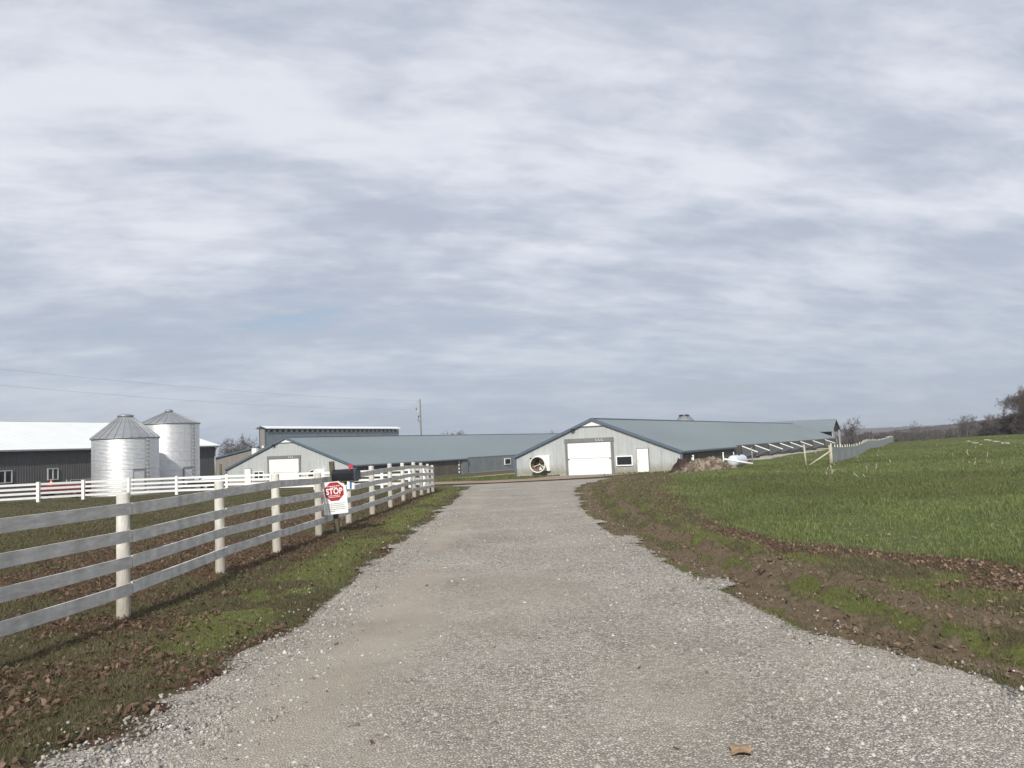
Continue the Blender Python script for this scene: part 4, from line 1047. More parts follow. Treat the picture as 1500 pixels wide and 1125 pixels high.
for px_, y0, y1, d, lab in ((1015.8, 667, 677, 70, 'short white standpipe at the barn side nearest the corner'), (1014.3, 671, 677.5, 70.5, 'stubby white pipe beside the taller standpipe by the barn'), (1059.5, 663, 670, 78, 'white standpipe between the earth heap and the tank')):
    p = at(px_, y1, d); g = gz(p.x, p.y)
    t = empty('standpipe', (p.x, p.y, g)); tag(t, lab, 'pipe', 'white standpipes by the barn')
    zt = at(px_, y0, d).z - g
    MB().tube((0, 0, -.2), (0, 0, zt), .06, .06, 8).build('pipe', M['white'], t); MB().tube((0, 0, zt - .08), (.0, 0, zt + .03), .085, .085, 8).build('cap', M['white'], t)

def heap(name, label, cpx, cpy, d, rx, ry, h, cols_, seed, kind=None, sharp=1.0, rot=0):
    c = at(cpx, cpy, d); n = 56
    u = np.linspace(-1.25, 1.25, n); U, Vv = np.meshgrid(u, u)
    r = np.hypot(U, Vv); k = np.clip(1 - r, 0, 1) ** sharp
    X = U * rx; Y = Vv * ry; X, Y = X * math.cos(rot) - Y * math.sin(rot), X * math.sin(rot) + Y * math.cos(rot)
    X = c.x + X; Y = c.y + Y
    lump = fbm(X, Y, .9, seed, 4)
    Z = ground_h(X, Y) - .06 + h * sstep(k, 0, .75) * (.30 + 1.4 * lump) + (fbm(X, Y, 4.5, seed + 3, 3) - .5) * .55 * sstep(k, 0, .2)
    t = fbm(X, Y, 3.6, seed + 7, 4)[..., None]; t = np.clip((t - .36) / .28, 0, 1)
    C = np.array(cols_[0]) * (1 - t) + np.array(cols_[1]) * t
    me = raw_mesh(name, np.stack([X.ravel(), Y.ravel(), Z.ravel()], 1), grid_faces(n, n), M['tinted'], C.reshape(-1, 3), False)
    o = link(name, me); tag(o, label, 'heap'); return o, c
def clods(parent, c, rx, ry, h, n, cmin, cmax, seed, smin=.08, smax=.28):
    rg = np.random.default_rng(seed); Vs, Fs, Cs = [], [], []
    oct_v = np.array([(1, 0, 0), (0, 1, 0), (-1, 0, 0), (0, -1, 0), (0, 0, 1), (0, 0, -1)], float); oct_f = np.array([(0, 1, 4), (1, 2, 4), (2, 3, 4), (3, 0, 4), (1, 0, 5), (2, 1, 5), (3, 2, 5), (0, 3, 5)])
    for i in range(n):
        a = rg.uniform(0, 6.28); q = rg.uniform(0, 1) ** .7 * 1.05
        x = c.x + math.cos(a) * rx * q; y = c.y + math.sin(a) * ry * q
        z = gz(x, y) + h * float(sstep(1 - q, 0, .75)) * .95
        s = rg.uniform(smin, smax) * rg.uniform(.6, 1, 3); v = oct_v * s * rg.uniform(.7, 1.3, (6, 1))
        w = rg.uniform(0, 6.28); ca, sa = math.cos(w), math.sin(w); v = v @ np.array([[ca, sa, 0], [-sa, ca, 0], [0, 0, 1]])
        Fs.append(oct_f + 6 * len(Vs)); Vs.append(v + (x, y, z)); t = rg.uniform(0, 1); Cs.append(np.tile(np.array(cmin) * (1 - t) + np.array(cmax) * t, (6, 1)))
    me = raw_mesh('clods', np.concatenate(Vs), np.concatenate(Fs), M['tinted'], np.concatenate(Cs))
    o = link('clods', me, parent); o['kind'] = 'stuff'
o, c = heap('earth_heap', 'heap of tan earth and pale straw dumped beside the barn corner', 1034, 691.5, 62.5, 2.7, 1.9, .74, ((.085, .064, .044), (.25, .205, .155)), 5, sharp=.9)
clods(o, c, 2.7, 2.0, .95, 750, (.08, .058, .040), (.33, .27, .20), 3, .02, .085)
o, c = heap('compost_heap', 'dark brown heap leaning against the barn corner beside the tan heap', 1001, 688.5, 66, 1.15, .9, .85, ((.026, .017, .013), (.062, .040, .030)), 15, sharp=.8)
clods(o, c, 1.1, .9, .8, 60, (.03, .015, .012), (.08, .04, .03), 4, .06, .16)
o, c = heap('brush_heap', 'brown brush heap behind the trailer, right of the bins', 306, 698, 80, 2.3, 1.5, 1.15, ((.050, .034, .024), (.10, .072, .05)), 25)
clods(o, c, 2.2, 1.4, 1.05, 140, (.04, .03, .02), (.12, .085, .06), 6, .05, .2)

def silt_fence():
    pts = [at(1221.5, 677, 48), at(1240, 668.5, 62), at(1273, 657.2, 96), at(1309, 647.2, 150)]
    P = [Vector((p.x, p.y, gz(p.x, p.y))) for p in pts]; t = empty('silt_fence', P[0]); tag(t, 'grey fabric silt fence with white stakes crossing the green field', 'fence')
    S = []
    for a, b in zip(P[:-1], P[1:]):
        k = max(2, round((b - a).length / 2.9)); S += [a.lerp(b, i / k) for i in range(k)]
    S.append(P[-1])
    for _ in range(3): S = [S[0]] + [(S[i - 1] + S[i] * 2 + S[i + 1]) / 4 for i in range(1, len(S) - 1)] + [S[-1]]
    S = [Vector((p.x, p.y, gz(p.x, p.y))) for p in S]; o = -P[0]
    V, Fs = [], []
    fine = []
    for a, b in zip(S[:-1], S[1:]): fine += [(a.lerp(b, k / 4), k) for k in range(4)]
    fine.append((S[-1], 0))
    for i, (p, k) in enumerate(fine):
        bow = Vector((math.sin(i * 1.7) * .03, math.cos(i * 2.3) * .03, 0)); dz = (-.05 * math.sin(math.pi * k / 4)) + random.uniform(-.01, .01)
        for z, q in ((-.1, 0), (.45, 1.3), (.98 + dz, .4)): V.append(p + o + bow * q + Vector((0, 0, z + p.z * 0)))
    n = len(fine)
    for i in range(n - 1):
        for k in range(2): Fs.append((i * 3 + k, i * 3 + 3 + k, i * 3 + 4 + k, i * 3 + 1 + k))
    ob = MB().add(V, Fs).build('fabric', M['silt'], t)
    sm = ob.modifiers.new('thickness', 'SOLIDIFY'); sm.thickness = .006
    for i, p in enumerate(S):
        ln = Vector((random.uniform(-.07, .07), random.uniform(-.05, .05), 0)); h = 1.14 + random.uniform(-.06, .08)
        MB().bar(p + o + Vector((-.075, .04, -.2)), p + o + ln * .3 + Vector((-.075, .04, h)), .05, .04, (0, 1, 0)).build('stake', M['cream'], t)
silt_fence()
def corner_post():
    p = at(1217.8, 678.2, 47.5); g = gz(p.x, p.y); t = empty('corner_brace', (p.x, p.y, g)); tag(t, 'pale wooden corner post with a diagonal brace and slim line post in the field', 'fence post')
    up = lambda px_, py_, d: at(px_, py_, d) - Vector((p.x, p.y, g))
    MB().tube((0, 0, -.3), up(1216, 652, 47.5), .10, .095, 12).build('corner_post', M['wood_pale'], t)
    a = up(1185, 680.3, 47.6); a.z = gz(a.x + p.x, a.y + p.y) - g - .03
    MB().tube(a, up(1216, 661, 47.4), .05, .05, 8).build('diagonal_brace', M['wood_pale'], t)
    a = up(1181, 680, 47.6); a.z = gz(a.x + p.x, a.y + p.y) - g - .2
    MB().tube(a, up(1177.5, 651.3, 47.6), .055, .05, 8).build('line_post', M['wood_pale'], t)
corner_post()
# ------------------------------------------------------------------ trees
def sprays(P0, P1, W0, W1, rg):
    """thin flat twigs from P0 to P1 (n,3), crossed at random"""
    n = len(P0); d = P1 - P0; a = rg.normal(size=(n, 3)); s = np.cross(d, a); s /= np.linalg.norm(s, axis=1, keepdims=True) + 1e-9
    V = np.stack([P0 - s * W0[:, None] / 2, P0 + s * W0[:, None] / 2, P1 + s * W1[:, None] / 2, P1 - s * W1[:, None] / 2], 1).reshape(-1, 3)
    return V, np.arange(4 * n).reshape(n, 4)
def bare_tree(seed, h, spread=.45, trunk_h=.3, dens=1.0, leaf=None, low=False):
    """trunk mesh and crown mesh of a leafless tree (or one that kept its brown leaves)"""
    rg = np.random.default_rng(seed); tb = MB(); segs = []
    def grow(p, d, ln, r, lev):
        n = 3 if lev < 2 else 2; q = p
        for i in range(n):
            d2 = (d + Vector(rg.normal(0, .10 + .05 * lev, 3)) + Vector((0, 0, .04))).normalized(); e = q + d2 * (ln / n)
            r2 = r * (.86 if lev < 2 else .75)
            if lev < 2: tb.tube(q, e, r, r2, 7 if lev == 0 else 5, False)
            else: segs.append((q, e, r, r2))
            if lev < 5 and (i > 0 or lev > 0):
                k = int(rg.integers(1, 4) * dens + .5) if lev < 4 else int(rg.integers(2, 5) * dens)
                for _ in range(k):
                    a = rg.uniform(0, 6.28); tilt = rg.uniform(.45, 1.05) * (spread / .45)
                    x = d2.orthogonal().normalized(); y = d2.cross(x)
                    dd = (d2 * math.cos(tilt) + (x * math.cos(a) + y * math.sin(a)) * math.sin(tilt)).normalized()
                    grow(q.lerp(e, rg.uniform(.3, 1)), dd, ln * rg.uniform(.42, .68), r2 * rg.uniform(.4, .62), lev + 1)
            q, d, r = e, d2, r2
    grow(Vector((0, 0, -.3)), Vector((rg.normal(0, .05), rg.normal(0, .05), 1)), h * .62, h * .022, 0)
    if low:
        for _ in range(7):
            a = rg.uniform(0, 6.28); grow(Vector((0, 0, .1)), Vector((math.cos(a) * .6, math.sin(a) * .6, 1)).normalized(), h * .4, h * .009, 1)
    P0 = np.array([s[0] for s in segs]); P1 = np.array([s[1] for s in segs])
    W0 = np.maximum(np.array([s[2] for s in segs]) * 2, .028); W1 = np.maximum(np.array([s[3] for s in segs]) * 1.6, .018)
    V, Fc = sprays(P0, P1, W0, W1, rg)
    C = np.tile(np.array((.100, .083, .074)), (len(V), 1)) * np.repeat(rg.uniform(.65, 1.35, len(Fc)), 4)[:, None]
    if leaf is not None:
        n = leaf; i = rg.integers(0, len(P1), n); c = P1[i] + rg.normal(0, .16, (n, 3)); s = rg.uniform(.05, .11, n)
        a, b = rg.normal(size=(n, 3)), rg.normal(size=(n, 3)); a /= np.linalg.norm(a, axis=1, keepdims=True); b = np.cross(a, b); b /= np.linalg.norm(b, axis=1, keepdims=True)
        LV = np.stack([c - a * s[:, None], c + b * s[:, None] * .6, c + a * s[:, None], c - b * s[:, None] * .6], 1).reshape(-1, 3)
        LC = np.repeat(np.array((.076, .050, .042)) * rg.uniform(.55, 1.5, (n, 1)) * rg.uniform(.9, 1.1, (n, 3)), 4, 0)
        Fc = np.concatenate([Fc, np.arange(4 * n).reshape(n, 4) + len(V)]); V = np.concatenate([V, LV]); C = np.concatenate([C, LC])
    return tb.mesh('trunk', M['bark']), raw_mesh('crown', V, Fc, M['tinted'], C)
PROTO = [bare_tree(3, 8.5), bare_tree(8, 8.5, .55, dens=1.1), bare_tree(21, 8.5, .40, dens=1.15), bare_tree(34, 8.5, .62)]
BUSH = [bare_tree(51, 5.0, .6, dens=1.25, low=True), bare_tree(62, 5.0, .7, dens=1.15, low=True)]
OAK = bare_tree(77, 8.5, .55, dens=1.25, leaf=15000, low=True)
def place_tree(name, proto, px_, top_py, d, label, cat, group, rz=0.0, wide=1.0, z=None, tint=None):
    p = at(px_, top_py, d); g = gz(p.x, p.y) - .1 if z is None else z
    H = max(v[2] for v in proto[1]['bb']) if False else proto_h[id(proto)]
    k = (p.z - g) / H; t = empty(name, (p.x, p.y, g), rz); tag(t, label, cat, group)
    for nm, me in (('trunk', proto[0]), ('crown', proto[1])):
        o = link(nm, me, t); o.scale = (k * wide, k * wide, k)
    return t
proto_h = {}
for q in PROTO + BUSH + [OAK]:
    a = np.empty(len(q[1].vertices) * 3, np.float32); q[1].vertices.foreach_get('co', a); proto_h[id(q)] = float(np.percentile(a.reshape(-1, 3)[:, 2], 99.6))
T = lambda *a, **k: place_tree('bare_tree', *a, **k)
G1 = 'bare trees beyond the field'
T(PROTO[0], 1236.5, 611, 232, 'bare tree just right of the open gabled shed, the taller of two', 'tree', G1, 0.4, .8)
T(PROTO[2], 1247, 614, 236, 'bare tree second to the right of the open gabled shed', 'tree', G1, 2.0, .85)
T(PROTO[1], 1340.5, 616.5, 262, 'lone bare tree rising over the treeline past the silt fence end', 'tree', G1, 1.0, .75)
T(PROTO[3], 1412, 607.5, 236, 'broad bare tree standing above the dark ridge near the right edge', 'tree', G1, 0.2, 1.05)
T(PROTO[1], 1401, 610, 240, 'bare tree on the left shoulder of the broad bare tree', 'tree', G1, 2.9, .8)
T(PROTO[0], 1424, 609, 243, 'bare tree on the right shoulder of the broad bare tree', 'tree', G1, 4.0, .9)
T(PROTO[2], 1440, 608.5, 262, 'pale slim bare tree between the broad tree and the right hand thicket', 'tree', G1, 5.0, .7)
T(PROTO[2], 1470, 597, 178, 'tall bare tree at the top of the thicket beside the rusty leaved oak', 'tree', G1, .9, .8)
T(PROTO[3], 1457, 606, 184, 'bare tree at the left end of the right hand thicket', 'tree', G1, 3.3, .95)
T(PROTO[1], 1482, 600, 170, 'bare tree tucked against the rusty leaved oak', 'tree', G1, 1.9, 1.0)
B = lambda *a, **k: place_tree('bare_shrub', *a, **k)
G2 = 'bare shrubs along the field edge'
B(BUSH[0], 1452, 617, 168, 'grey brown bare shrub at the left foot of the thicket', 'shrub', G2, 0, 1.5)
B(BUSH[1], 1466, 609, 166, 'tall brown bare shrub in the middle of the thicket', 'shrub', G2, 1, 1.3)
B(BUSH[0], 1478, 606, 158, 'dense bare shrub at the foot of the rusty leaved oak', 'shrub', G2, 2, 1.4)
B(BUSH[1], 1440, 623, 176, 'low bare shrub trailing off left of the thicket', 'shrub', G2, 4, 1.6)
t = place_tree('oak_tree', OAK, 1511, 573, 138, 'oak still holding rusty brown leaves at the right edge of the field', 'tree', None, .6, 1.02)
t = place_tree('oak_tree', OAK, 1526, 566, 146, 'taller rusty brown oak half cut off by the right edge', 'tree', None, 2.6, 1.0)
G3 = 'bare trees behind the left barns'
for i, (px_, y, d, pr, lab) in enumerate(((336, 649, 196, 0, 'small bare tree nearest the charcoal building corner, behind the tan gable'), (345, 643, 190, 1, 'bare tree second from the charcoal building in the left clump'), (356, 641, 192, 3, 'bare tree in the middle of the left clump above the tan roof'), (366, 640, 188, 2, 'slim bare tree of the left clump, second from the monitor tower'), (374, 638, 194, 0, 'tallest bare tree of the left clump, beside the monitor tower'))):
    T(PROTO[pr], px_, y, d, lab, 'tree', G3, i * 1.3, 1.05, z=-2.6)
for i, (px_, y, d, pr, lab) in enumerate(((655, 631.5, 205, 3, 'dark tree top showing just right of the utility pole over the barn roof'), (666, 633, 210, 1, 'small tree top peeping over the left barn roof ridge, away from the pole'), (815, 632.5, 215, 2, 'faint tree top over the left barn ridge beside the near barn gable'), (824, 630.5, 212, 0, 'twiggy tree top touching the roof edge of the near barn'))):
    T(PROTO[pr], px_, y, d, lab, 'tree', 'tree tops over the left barn ridge', i * 2.1, 1.1, z=-2.8)

def wood_mass():
    """the far-off leafless wood that reads as one brown band"""
    rg = np.random.default_rng(5); n = 30000
    px_ = rg.uniform(1225, 1545, n); d = rg.uniform(250, 325, n)
    line = np.interp(px_, (1225, 1250, 1300, 1330, 1360, 1400, 1440, 1470, 1500, 1545), (637, 634, 632.5, 632, 630, 625, 622, 618, 612, 606))
    line = line + (fbm(px_, px_ * 0, .11, 3, 3) - .5) * 12 + rg.uniform(0, 3, n)
    X = np.empty(n); Zt = np.empty(n)
    for i in range(n):
        p = at(px_[i], line[i], d[i]); X[i] = p.x; Zt[i] = p.z
    g = ground_h(X, d) - .3; f = rg.uniform(0, 1, n) ** .8; ln = rg.uniform(.8, 2.4, n)
    z1 = g + (Zt - g) * np.maximum(f, .08); z0 = np.maximum(z1 - ln, g - .2)
    P0 = np.stack([X, d, z0], 1); P1 = np.stack([X + rg.normal(0, .5, n), d + rg.normal(0, .5, n), z1], 1)
    V, Fc = sprays(P0, P1, rg.uniform(.10, .30, n), rg.uniform(.04, .16, n), rg)
    hue = np.array(((.088, .074, .068), (.078, .070, .066), (.070, .068, .056), (.098, .078, .068)))[rg.integers(0, 4, n)] * rg.uniform(.6, 1.25, (n, 1)) * (.75 + .5 * fbm(X, d, .05, 4, 3))[:, None]
    me = raw_mesh('far_wood', V, Fc, M['tinted'], np.repeat(hue, 4, 0))
    tag(link('far_wood', me), 'brown leafless wood along the far side of the field', 'wood', kind='stuff')
wood_mass()

# ------------------------------------------------------------------ ground cover
def frustum(n, dmin, dmax, rg, xl=-.72, xr=.70, power=1.0):
    """points spread so that their density falls with distance"""
    u = rg.random(n)
    d = dmin * (dmax / dmin) ** u if power == 1 else (dmin ** (1 - power) + u * (dmax ** (1 - power) - dmin ** (1 - power))) ** (1 / (1 - power))
    k = rg.random(n); lo = xl * d - (3.5 if xl < -.5 else 0); hi = xr * d + (3.5 if xr > .5 else 0)
    return lo + (hi - lo) * k, d
def blades(name, label, cat, x, y, h, w, cols_, lean=.5, seed=1):
    rg = np.random.default_rng(seed); n = len(x); z = ground_h(x, y)
    a = rg.uniform(0, 6.283, n); l = rg.uniform(.1, 1, n) * lean * h; b = rg.uniform(0, 6.283, n)
    P = np.stack([x, y, z], 1); side = np.stack([np.cos(b), np.sin(b), 0 * b], 1) * (w / 2)[:, None]
    mid = P + np.stack([np.cos(a) * l * .3, np.sin(a) * l * .3, h * .6], 1); tip = P + np.stack([np.cos(a) * l, np.sin(a) * l, h], 1)
    V = np.stack([P - side, P + side, mid + side * .7, tip, mid - side * .7], 1).reshape(-1, 3)
    i = np.arange(n)[:, None] * 5
    # quads keep the face size fixed: base quad, and a tip folded onto it
    Fc = np.concatenate([i + np.array([[0, 1, 2, 4]])], 0); F3 = i + np.array([[4, 2, 3]])
    me = bpy.data.meshes.new(name); loops = np.concatenate([Fc.ravel(), F3.ravel()]).astype(np.int32)
    me.vertices.add(len(V)); me.vertices.foreach_set('co', V.astype(np.float32).ravel()); me.loops.add(len(loops)); me.loops.foreach_set('vertex_index', loops)
    me.polygons.add(2 * n); me.polygons.foreach_set('loop_start', np.concatenate([np.arange(n) * 4, 4 * n + np.arange(n) * 3]).astype(np.int32))
    at_ = me.attributes.new('tint', 'FLOAT_COLOR', 'POINT'); c = np.ones((len(V), 4), np.float32); c[:, :3] = np.repeat(cols_, 5, 0); at_.data.foreach_set('color', c.ravel())
    me.update(calc_edges=True); me.materials.append(M['blade'])
    return tag(link(name, me), label, cat, kind='stuff')
def pick(pal, n, rg, v=.25):
    p = np.array(pal); return p[rg.integers(0, len(p), n)] * rg.uniform(1 - v, 1 + v, (n, 1))

def cover():
    rg = np.random.default_rng(101)
    # green field to the right
    x, y = frustum(430000, 6, 160, rg, .15, .72); a, b, c, f = zones(x, y); k = rg.random(len(x)) < f * (.30 + .9 * fbm(x, y, .8, 2, 3)); x, y = x[k], y[k]
    n = len(x); patch = fbm(x, y, .35, 8, 4)[:, None]; 
    big_ = sstep(fbm(x, y, .09, 31, 4), .35, .65)[:, None]; C = pick([(.118, .164, .048), (.136, .184, .058), (.158, .192, .070), (.122, .156, .052), (.195, .190, .094)], n, rg) * (.70 + .60 * patch) * (.84 + .30 * big_) * np.array([[1, 1, 1]]) + (1 - big_) * np.array([[.010, .004, .002]])
    h = rg.uniform(.03, .09, n) * (.35 + 1.3 * vnoise(x, y, 1.2, 4) ** 1.5 + .9 * sstep(vnoise(x, y, 2.7, 44), .72, .95)); w = np.maximum(.0055, y * .0008) * rg.uniform(.7, 1.4, n)
    blades('field_grass', 'green winter wheat and grass covering the field at right', 'grass', x, y, h, w, C, 1.1, 2)
    # dormant lawn, left
    x, y = frustum(270000, 4.5, 60, rg, -.74, .02); a, b, c, f = zones(x, y); l = drive_l(y) - x
    k = (l > -.8) & (drive_mask(x, y) < .4) & (rg.random(len(x)) < (1 - .45 * b) * (1 - c)) & (poly_dist(x, y, LANE_A) > 4.5); x, y, b = x[k], y[k], b[k]; n = len(x)
    pt = fbm(x, y, .5, 3, 4)[:, None]
    C = pick([(.112, .098, .045), (.088, .092, .036), (.155, .128, .074), (.125, .108, .058), (.066, .080, .030)], n, rg) * (.72 + .56 * pt)
    h = rg.uniform(.02, .06, n); w = np.maximum(.005, y * .0007) * rg.uniform(.7, 1.4, n)
    blades('lawn_grass', 'short dormant olive grass around the white fences', 'grass', x, y, h, w, C, 1.4, 3)
    # mixed dry and green grass between the mud and the field
    x, y = frustum(260000, 5, 60, rg, .02, .74); a, b, c, f = zones(x, y); k = (drive_mask(x, y) < .4) & (rg.random(len(x)) < (1 - .85 * a) * (1 - .6 * b) * (1 - c * .7)) & (f < .5) & (x < field_edge(y) + .8); x, y = x[k], y[k]; n = len(x)
    C = pick([(.160, .132, .072), (.130, .122, .055), (.210, .172, .108), (.130, .134, .050), (.115, .094, .058)], n, rg) * (.7 + .6 * fbm(x, y, .8, 3, 4)[:, None])
    blades('strip_grass', 'mixed dry and green grass between the mud strip and the field', 'grass', x, y, rg.uniform(.02, .07, n), np.maximum(.005, y * .0007) * rg.uniform(.7, 1.4, n), C, 1.4, 8)
    # green verges
    x, y = frustum(300000, 4.5, 50, rg, -.55, .62); a, b, c, f = zones(x, y); k = (rg.random(len(x)) < c * 1.1) & (f < .6); x, y = x[k], y[k]; n = len(x)
    C = pick([(.150, .170, .042), (.175, .190, .056), (.200, .195, .078), (.135, .146, .044), (.24, .21, .12)], n, rg) * np.where(x > 1, .95, 1.1)[:, None] * (.7 + .6 * fbm(x, y, 1.5, 5, 3)[:, None])
    h = rg.uniform(.008, .034, n); w = np.maximum(.0045, y * .0007) * rg.uniform(.7, 1.4, n)
    blades('verge_grass', 'bright green mossy grass along both edges of the driveway', 'grass', x, y, h, w, C, 1.3, 4)
    # clods of turned earth along the muddy strip
    x, y = frustum(60000, 4.5, 30, rg, .05, .74); a, b, c, f = zones(x, y); k = (drive_mask(x, y) < .5) & (rg.random(len(x)) < a * .55 * sstep(vnoise(x, y, 3, 5), .2, .7)); x, y = x[k], y[k]; n = len(x)
    oc = np.array([(1, 0, 0), (0, 1, 0), (-1, 0, 0), (0, -1, 0), (0, 0, 1), (0, 0, -1)], float); of = np.array([(0, 1, 4), (1, 2, 4), (2, 3, 4), (3, 0, 4), (1, 0, 5), (2, 1, 5), (3, 2, 5), (0, 3, 5)])
    s = np.clip(rg.gamma(2.2, .008, n), .004, .05); v = oc[None] * rg.uniform(.5, 1.4, (n, 6, 1)) * s[:, None, None] * np.array([1, 1, .7]); q = rg.uniform(0, 6.28, n); cq, sq = np.cos(q)[:, None], np.sin(q)[:, None]
    V = np.stack([v[..., 0] * cq - v[..., 1] * sq + x[:, None], v[..., 0] * sq + v[..., 1] * cq + y[:, None], v[..., 2] + ground_h(x, y)[:, None]], -1).reshape(-1, 3)
    me = raw_mesh('earth_clods', V, (of[None] + (np.arange(n) * 6)[:, None, None]).reshape(-1, 3), M['tinted'], np.repeat(pick([(.115, .083, .053), (.150, .112, .074), (.080, .058, .038), (.190, .150, .105)], n, rg), 6, 0))
    tag(link('earth_clods', me), 'clods of wet brown earth along the rutted strip', 'earth', kind='stuff')
    # grass in front of the barn wall and on the corner between the lanes
    x = rg.uniform(-9, 17, 40000); y = rg.uniform(66, 112, 40000); a, b, c, f = zones(x, y); k = (rg.random(40000) < c) & (f < .5) & (((x - 7.3) * .485 + (y - 76) * .875 < -.25) | (x < -1 + (y - 80) * .55)) & ~((np.abs((x - 7.3) * .875 - (y - 76) * .485 + .45) < 2.6) & ((x - 7.3) * .485 + (y - 76) * .875 > -4)); x, y = x[k], y[k]; n = len(x)
    blades('barn_grass', 'green grass growing along the foot of the barn wall', 'grass', x, y, rg.uniform(.05, .22, n), rg.uniform(.05, .09, n), pick([(.098, .128, .028), (.122, .150, .038), (.148, .150, .06)], n, rg), 1.0, 6)
    # straw wisps in mud and litter
    x, y = frustum(170000, 4.5, 40, rg, -.74, .74); a, b, c, f = zones(x, y); inroad = drive_mask(x, y)
    k = (inroad < .3) & (rg.random(len(x)) < (.25 * a + .75 * b + .14 * c) * (1 - f)); x, y = x[k], y[k]; n = len(x)
    blades('dead_grass', 'pale dead grass wisps among the leaves and mud', 'grass', x, y, rg.uniform(.01, .045, n), np.maximum(.004, y * .0006) * rg.uniform(.6, 1.2, n), pick([(.17, .132, .082), (.235, .19, .125), (.12, .09, .056), (.10, .088, .045)], n, rg), 3.5, 5)
cover()

def leaf_litter():
    rg = np.random.default_rng(202)
    x, y = frustum(330000, 4.3, 46, rg, -.76, .74); a, b, c, f = zones(x, y); inroad = drive_mask(x, y)
    k = rg.random(len(x)) < np.where(inroad > .5, .0006, (b * .42 + .025 + .03 * (x < 0)) * (1 - f * .92) * (1 - .5 * a)); x, y = x[k], y[k]; n = len(x)
    z = ground_h(x, y) + rg.uniform(.003, .035, n) * (1 - .8 * drive_mask(x, y)) + .015 * drive_mask(x, y)
    s = .009 + rg.gamma(2.0, .0075, n).clip(0, .018) * np.maximum(1, y / 22); a_ = rg.uniform(0, 6.283, n)
    u = np.stack([np.cos(a_), np.sin(a_), rg.normal(0, .5, n)], 1); v = np.stack([-np.sin(a_), np.cos(a_), rg.normal(0, .6, n)], 1) * rg.uniform(.35, .7, (n, 1))
    P = np.stack([x, y, z], 1); S = s[:, None]; curl = rg.uniform(.0, .55, n)[:, None] * S * np.array([[0, 0, 1]])
    # six-point leaf folded along its midrib
    V = np.stack([P - u * S + curl, P - u * S * .15 + v * S + curl * .7, P + u * S * .5 + v * S * .75 + curl, P + u * S * 1.1 + curl * 1.2, P + u * S * .45 - v * S * .8 + curl * .6, P - u * S * .2 - v * S + curl, P + u * S * .1], 1); V = (V + rg.normal(0, .16, V.shape) * s[:, None, None]).reshape(-1, 3)
    i = np.arange(n)[:, None] * 7
    Fc = np.concatenate([i + np.array([[0, 1, 2, 6]]), i + np.array([[6, 2, 3, 4]]), i + np.array([[0, 6, 4, 5]])], 0)
    C = pick([(.095, .052, .034), (.125, .074, .048), (.165, .112, .076), (.066, .038, .027), (.215, .160, .115), (.110, .078, .052), (.100, .070, .048), (.085, .066, .044)], n, rg, .22); C = C * .6 + np.array([[.125, .082, .055]]) * .4
    C = C * np.where(x > 1, 1.75, 1.3)[:, None] + np.where(x > 1, .02, .006)[:, None]
    me = raw_mesh('leaf_litter', V, Fc, M['blade'], np.repeat(C, 7, 0))
    tag(link('leaf_litter', me), 'brown dead oak leaves lying on the grass verges', 'leaves', kind='stuff')
leaf_litter()

def stones():
    rg = np.random.default_rng(303); oct_v = np.array([(1, 0, 0), (0, 1, 0), (-1, 0, 0), (0, -1, 0), (0, 0, 1), (0, 0, -1)], float)
    oct_f = np.array([(0, 1, 4), (1, 2, 4), (2, 3, 4), (3, 0, 4), (1, 0, 5), (2, 1, 5), (3, 2, 5), (0, 3, 5)])
    n = 230000; x, y = frustum(n, 4.2, 24, rg, -.66, .70, 1.0)
    inside = (x > drive_l(y) - .45) & (x < drive_r(y) + .35)
    tr = track(x, y); dm = drive_mask(x, y); cl = fbm(x, y, .9, 6, 3)
    k = inside & (rg.random(n) < np.where(dm > .5, (1 - .86 * tr) * (.25 + .95 * cl) * (.40 + .60 * sstep(np.minimum(x - drive_l(y), drive_r(y) - x), -.2, .9)), .07 * sstep(vnoise(x, y, 2.5, 3), .45, .8))); x, y = x[k], y[k]; n = len(x)
    s = rg.gamma(4.5, .0021, n) * (1 + .35 * sstep(y, 8, 20)) + .003; s = np.clip(s, .005, .034)
    sc = s[:, None] * rg.uniform(.6, 1.15, (n, 3)) * np.array([[1, 1, .7]])
    jit = rg.uniform(.72, 1.28, (n, 6, 1)); v = oct_v[None] * jit * sc[:, None, :]
    # tumbled about two axes so that faces catch the light differently
    a, b = rg.uniform(0, 6.283, n), rg.normal(0, .6, n); ca, sa, cb, sb = np.cos(a), np.sin(a), np.cos(b), np.sin(b)
    vx, vy, vz = v[..., 0], v[..., 1], v[..., 2]
    vy, vz = vy * cb[:, None] - vz * sb[:, None], vy * sb[:, None] + vz * cb[:, None]
    vx, vy = vx * ca[:, None] - vy * sa[:, None], vx * sa[:, None] + vy * ca[:, None]
    z = base_h(x, y) + .012 - .02 * track(x, y) + (fbm(x, y, 1.5, 6, 3) - .5) * .03 + s * .25 + relief(x, y) * (1 - drive_mask(x, y) * .9)
    V = np.stack([vx + x[:, None], vy + y[:, None], vz + z[:, None]], -1).reshape(-1, 3)
    Fc = (oct_f[None] + (np.arange(n) * 6)[:, None, None]).reshape(-1, 3)
    C = pick([(.35, .335, .31), (.30, .285, .265), (.37, .355, .335), (.21, .205, .195), (.33, .30, .258), (.45, .435, .41), (.28, .255, .225), (.14, .135, .13)], n, rg, .15)
    me = raw_mesh('gravel', V, Fc, M['stone'], np.repeat(C, 6, 0))
    tag(link('gravel', me), 'loose crushed limestone scattered over the driveway', 'gravel', kind='stuff')
stones()

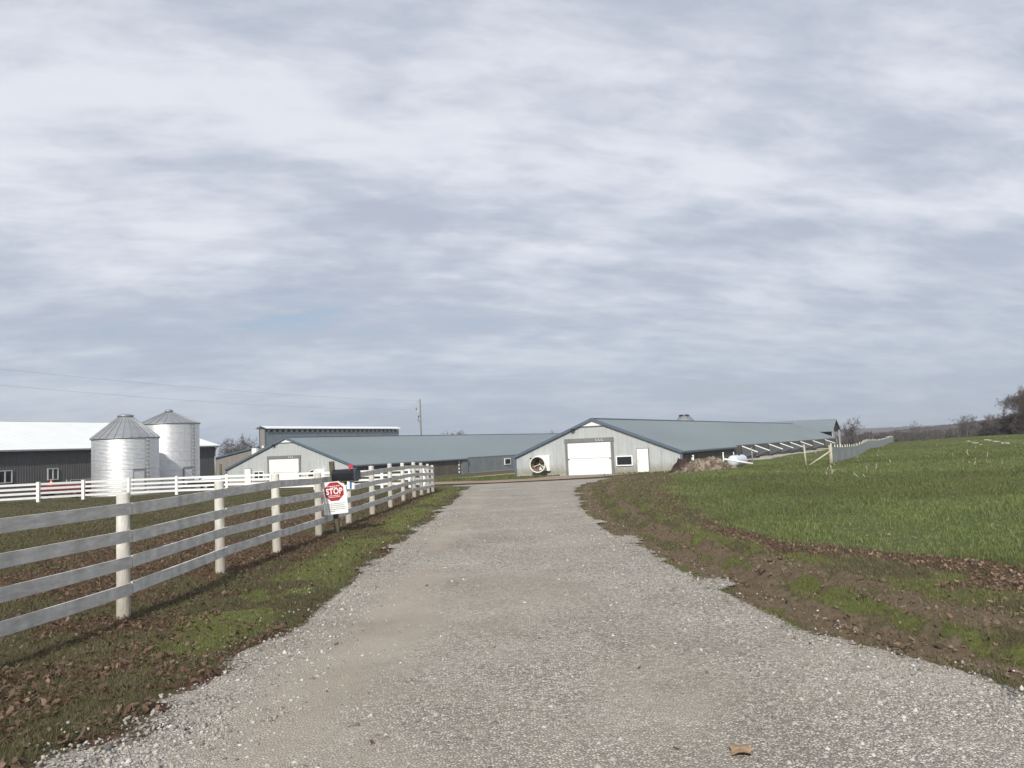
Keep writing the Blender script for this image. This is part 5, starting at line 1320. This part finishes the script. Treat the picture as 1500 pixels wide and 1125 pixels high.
def stubble():
    rg = np.random.default_rng(404); V, Fc, C = [], [], []
    b = MB()
    spots = [(rg.uniform(1150, 1500), rg.uniform(646, 700)) for _ in range(26)] + [(1215 + rg.normal(0, 6), 690 + rg.normal(0, 4)) for _ in range(7)] + [(1425 + rg.normal(0, 12), 672 + rg.normal(0, 8)) for _ in range(8)]
    for px_, py_ in spots:
        p = ground_at_px(px_, py_)
        if p.y > 170 or p.y < 10: continue
        z = gz(p.x, p.y); ln = rg.uniform(.06, .20); a = rg.uniform(0, 6.28); t = rg.uniform(.1, 1.4)
        b.bar((p.x, p.y, z), (p.x + math.cos(a) * ln * math.sin(t), p.y + math.sin(a) * ln * math.sin(t), z + ln * math.cos(t) + .08), .008 + p.y * .00035, .008 + p.y * .00035)
    tag(b.build('corn_stubble', M['wood_pale']), 'pale broken stalks left standing in the green field', 'stubble', kind='stuff')
    # bleached trash lying in broken lines near the crest
    b = MB()
    for x0, y0, x1, y1, n in ((1393, 639.2, 1416, 638.6, 16), (1444, 644.5, 1464, 648.5, 8), (1468, 649.5, 1486, 651.5, 7), (1352, 642, 1380, 640.5, 4), (1418, 646.5, 1437, 652, 7)):
        for i in range(n):
            q = rg.random(); p = ground_at_px(x0 + (x1 - x0) * q, y0 + (y1 - y0) * q + .4)
            if p.y > 175: continue
            b.box((p.x, p.y, gz(p.x, p.y) + .1), (rg.uniform(.2, .6), rg.uniform(.1, .25), rg.uniform(.04, .13)), Matrix.Rotation(rg.uniform(0, 3), 3, 'Z'))
    tag(b.build('field_trash', M['wood_pale']), 'bleached stalk trash lying in broken lines on the field crest', 'debris', kind='stuff')
stubble()
def one_leaf():
    p = ground_at_px(1085, 1109); b = MB(); o = []
    for k in range(16):
        a = 2 * math.pi * k / 16; r = .062 * (1 + .15 * math.cos(5 * a)) * (1.25 if abs(math.sin(a)) > .7 else .9); o.append((r * math.cos(a), r * math.sin(a), .012 * math.sin(3 * a) + .022))
    V = [(0, 0, .03)] + o; b.add(V, [(0, 1 + k, 1 + (k + 1) % 16) for k in range(16)])
    lf = mat('tan_leaf', (.27, .185, .105), .8, var=.3, vscale=30)
    tag(b.build('fallen_leaf', lf, None, (p.x, p.y, gz(p.x, p.y) + .02)), 'single large tan leaf lying on the gravel at the bottom of the view', 'leaf')
one_leaf()

# ------------------------------------------------------------------ the air
def haze():
    m = bpy.data.materials.new('haze_air'); m.use_nodes = True; nt = m.node_tree; nt.nodes.clear()
    out = nt.nodes.new('ShaderNodeOutputMaterial'); v = nt.nodes.new('ShaderNodeVolumePrincipled')
    v.inputs['Color'].default_value = (.86, .92, 1.0, 1); v.inputs['Density'].default_value = .00030; v.inputs['Anisotropy'].default_value = .2
    nt.links.new(v.outputs[0], out.inputs['Volume'])
    lo, hi = -14.0, 34.0
    o = MB().box((0, 1750, (lo + hi) / 2), (7400, 4600, hi - lo)).build('haze', m)
    tag(o, 'thin pale air softening the far hills', 'haze', kind='stuff')
haze()
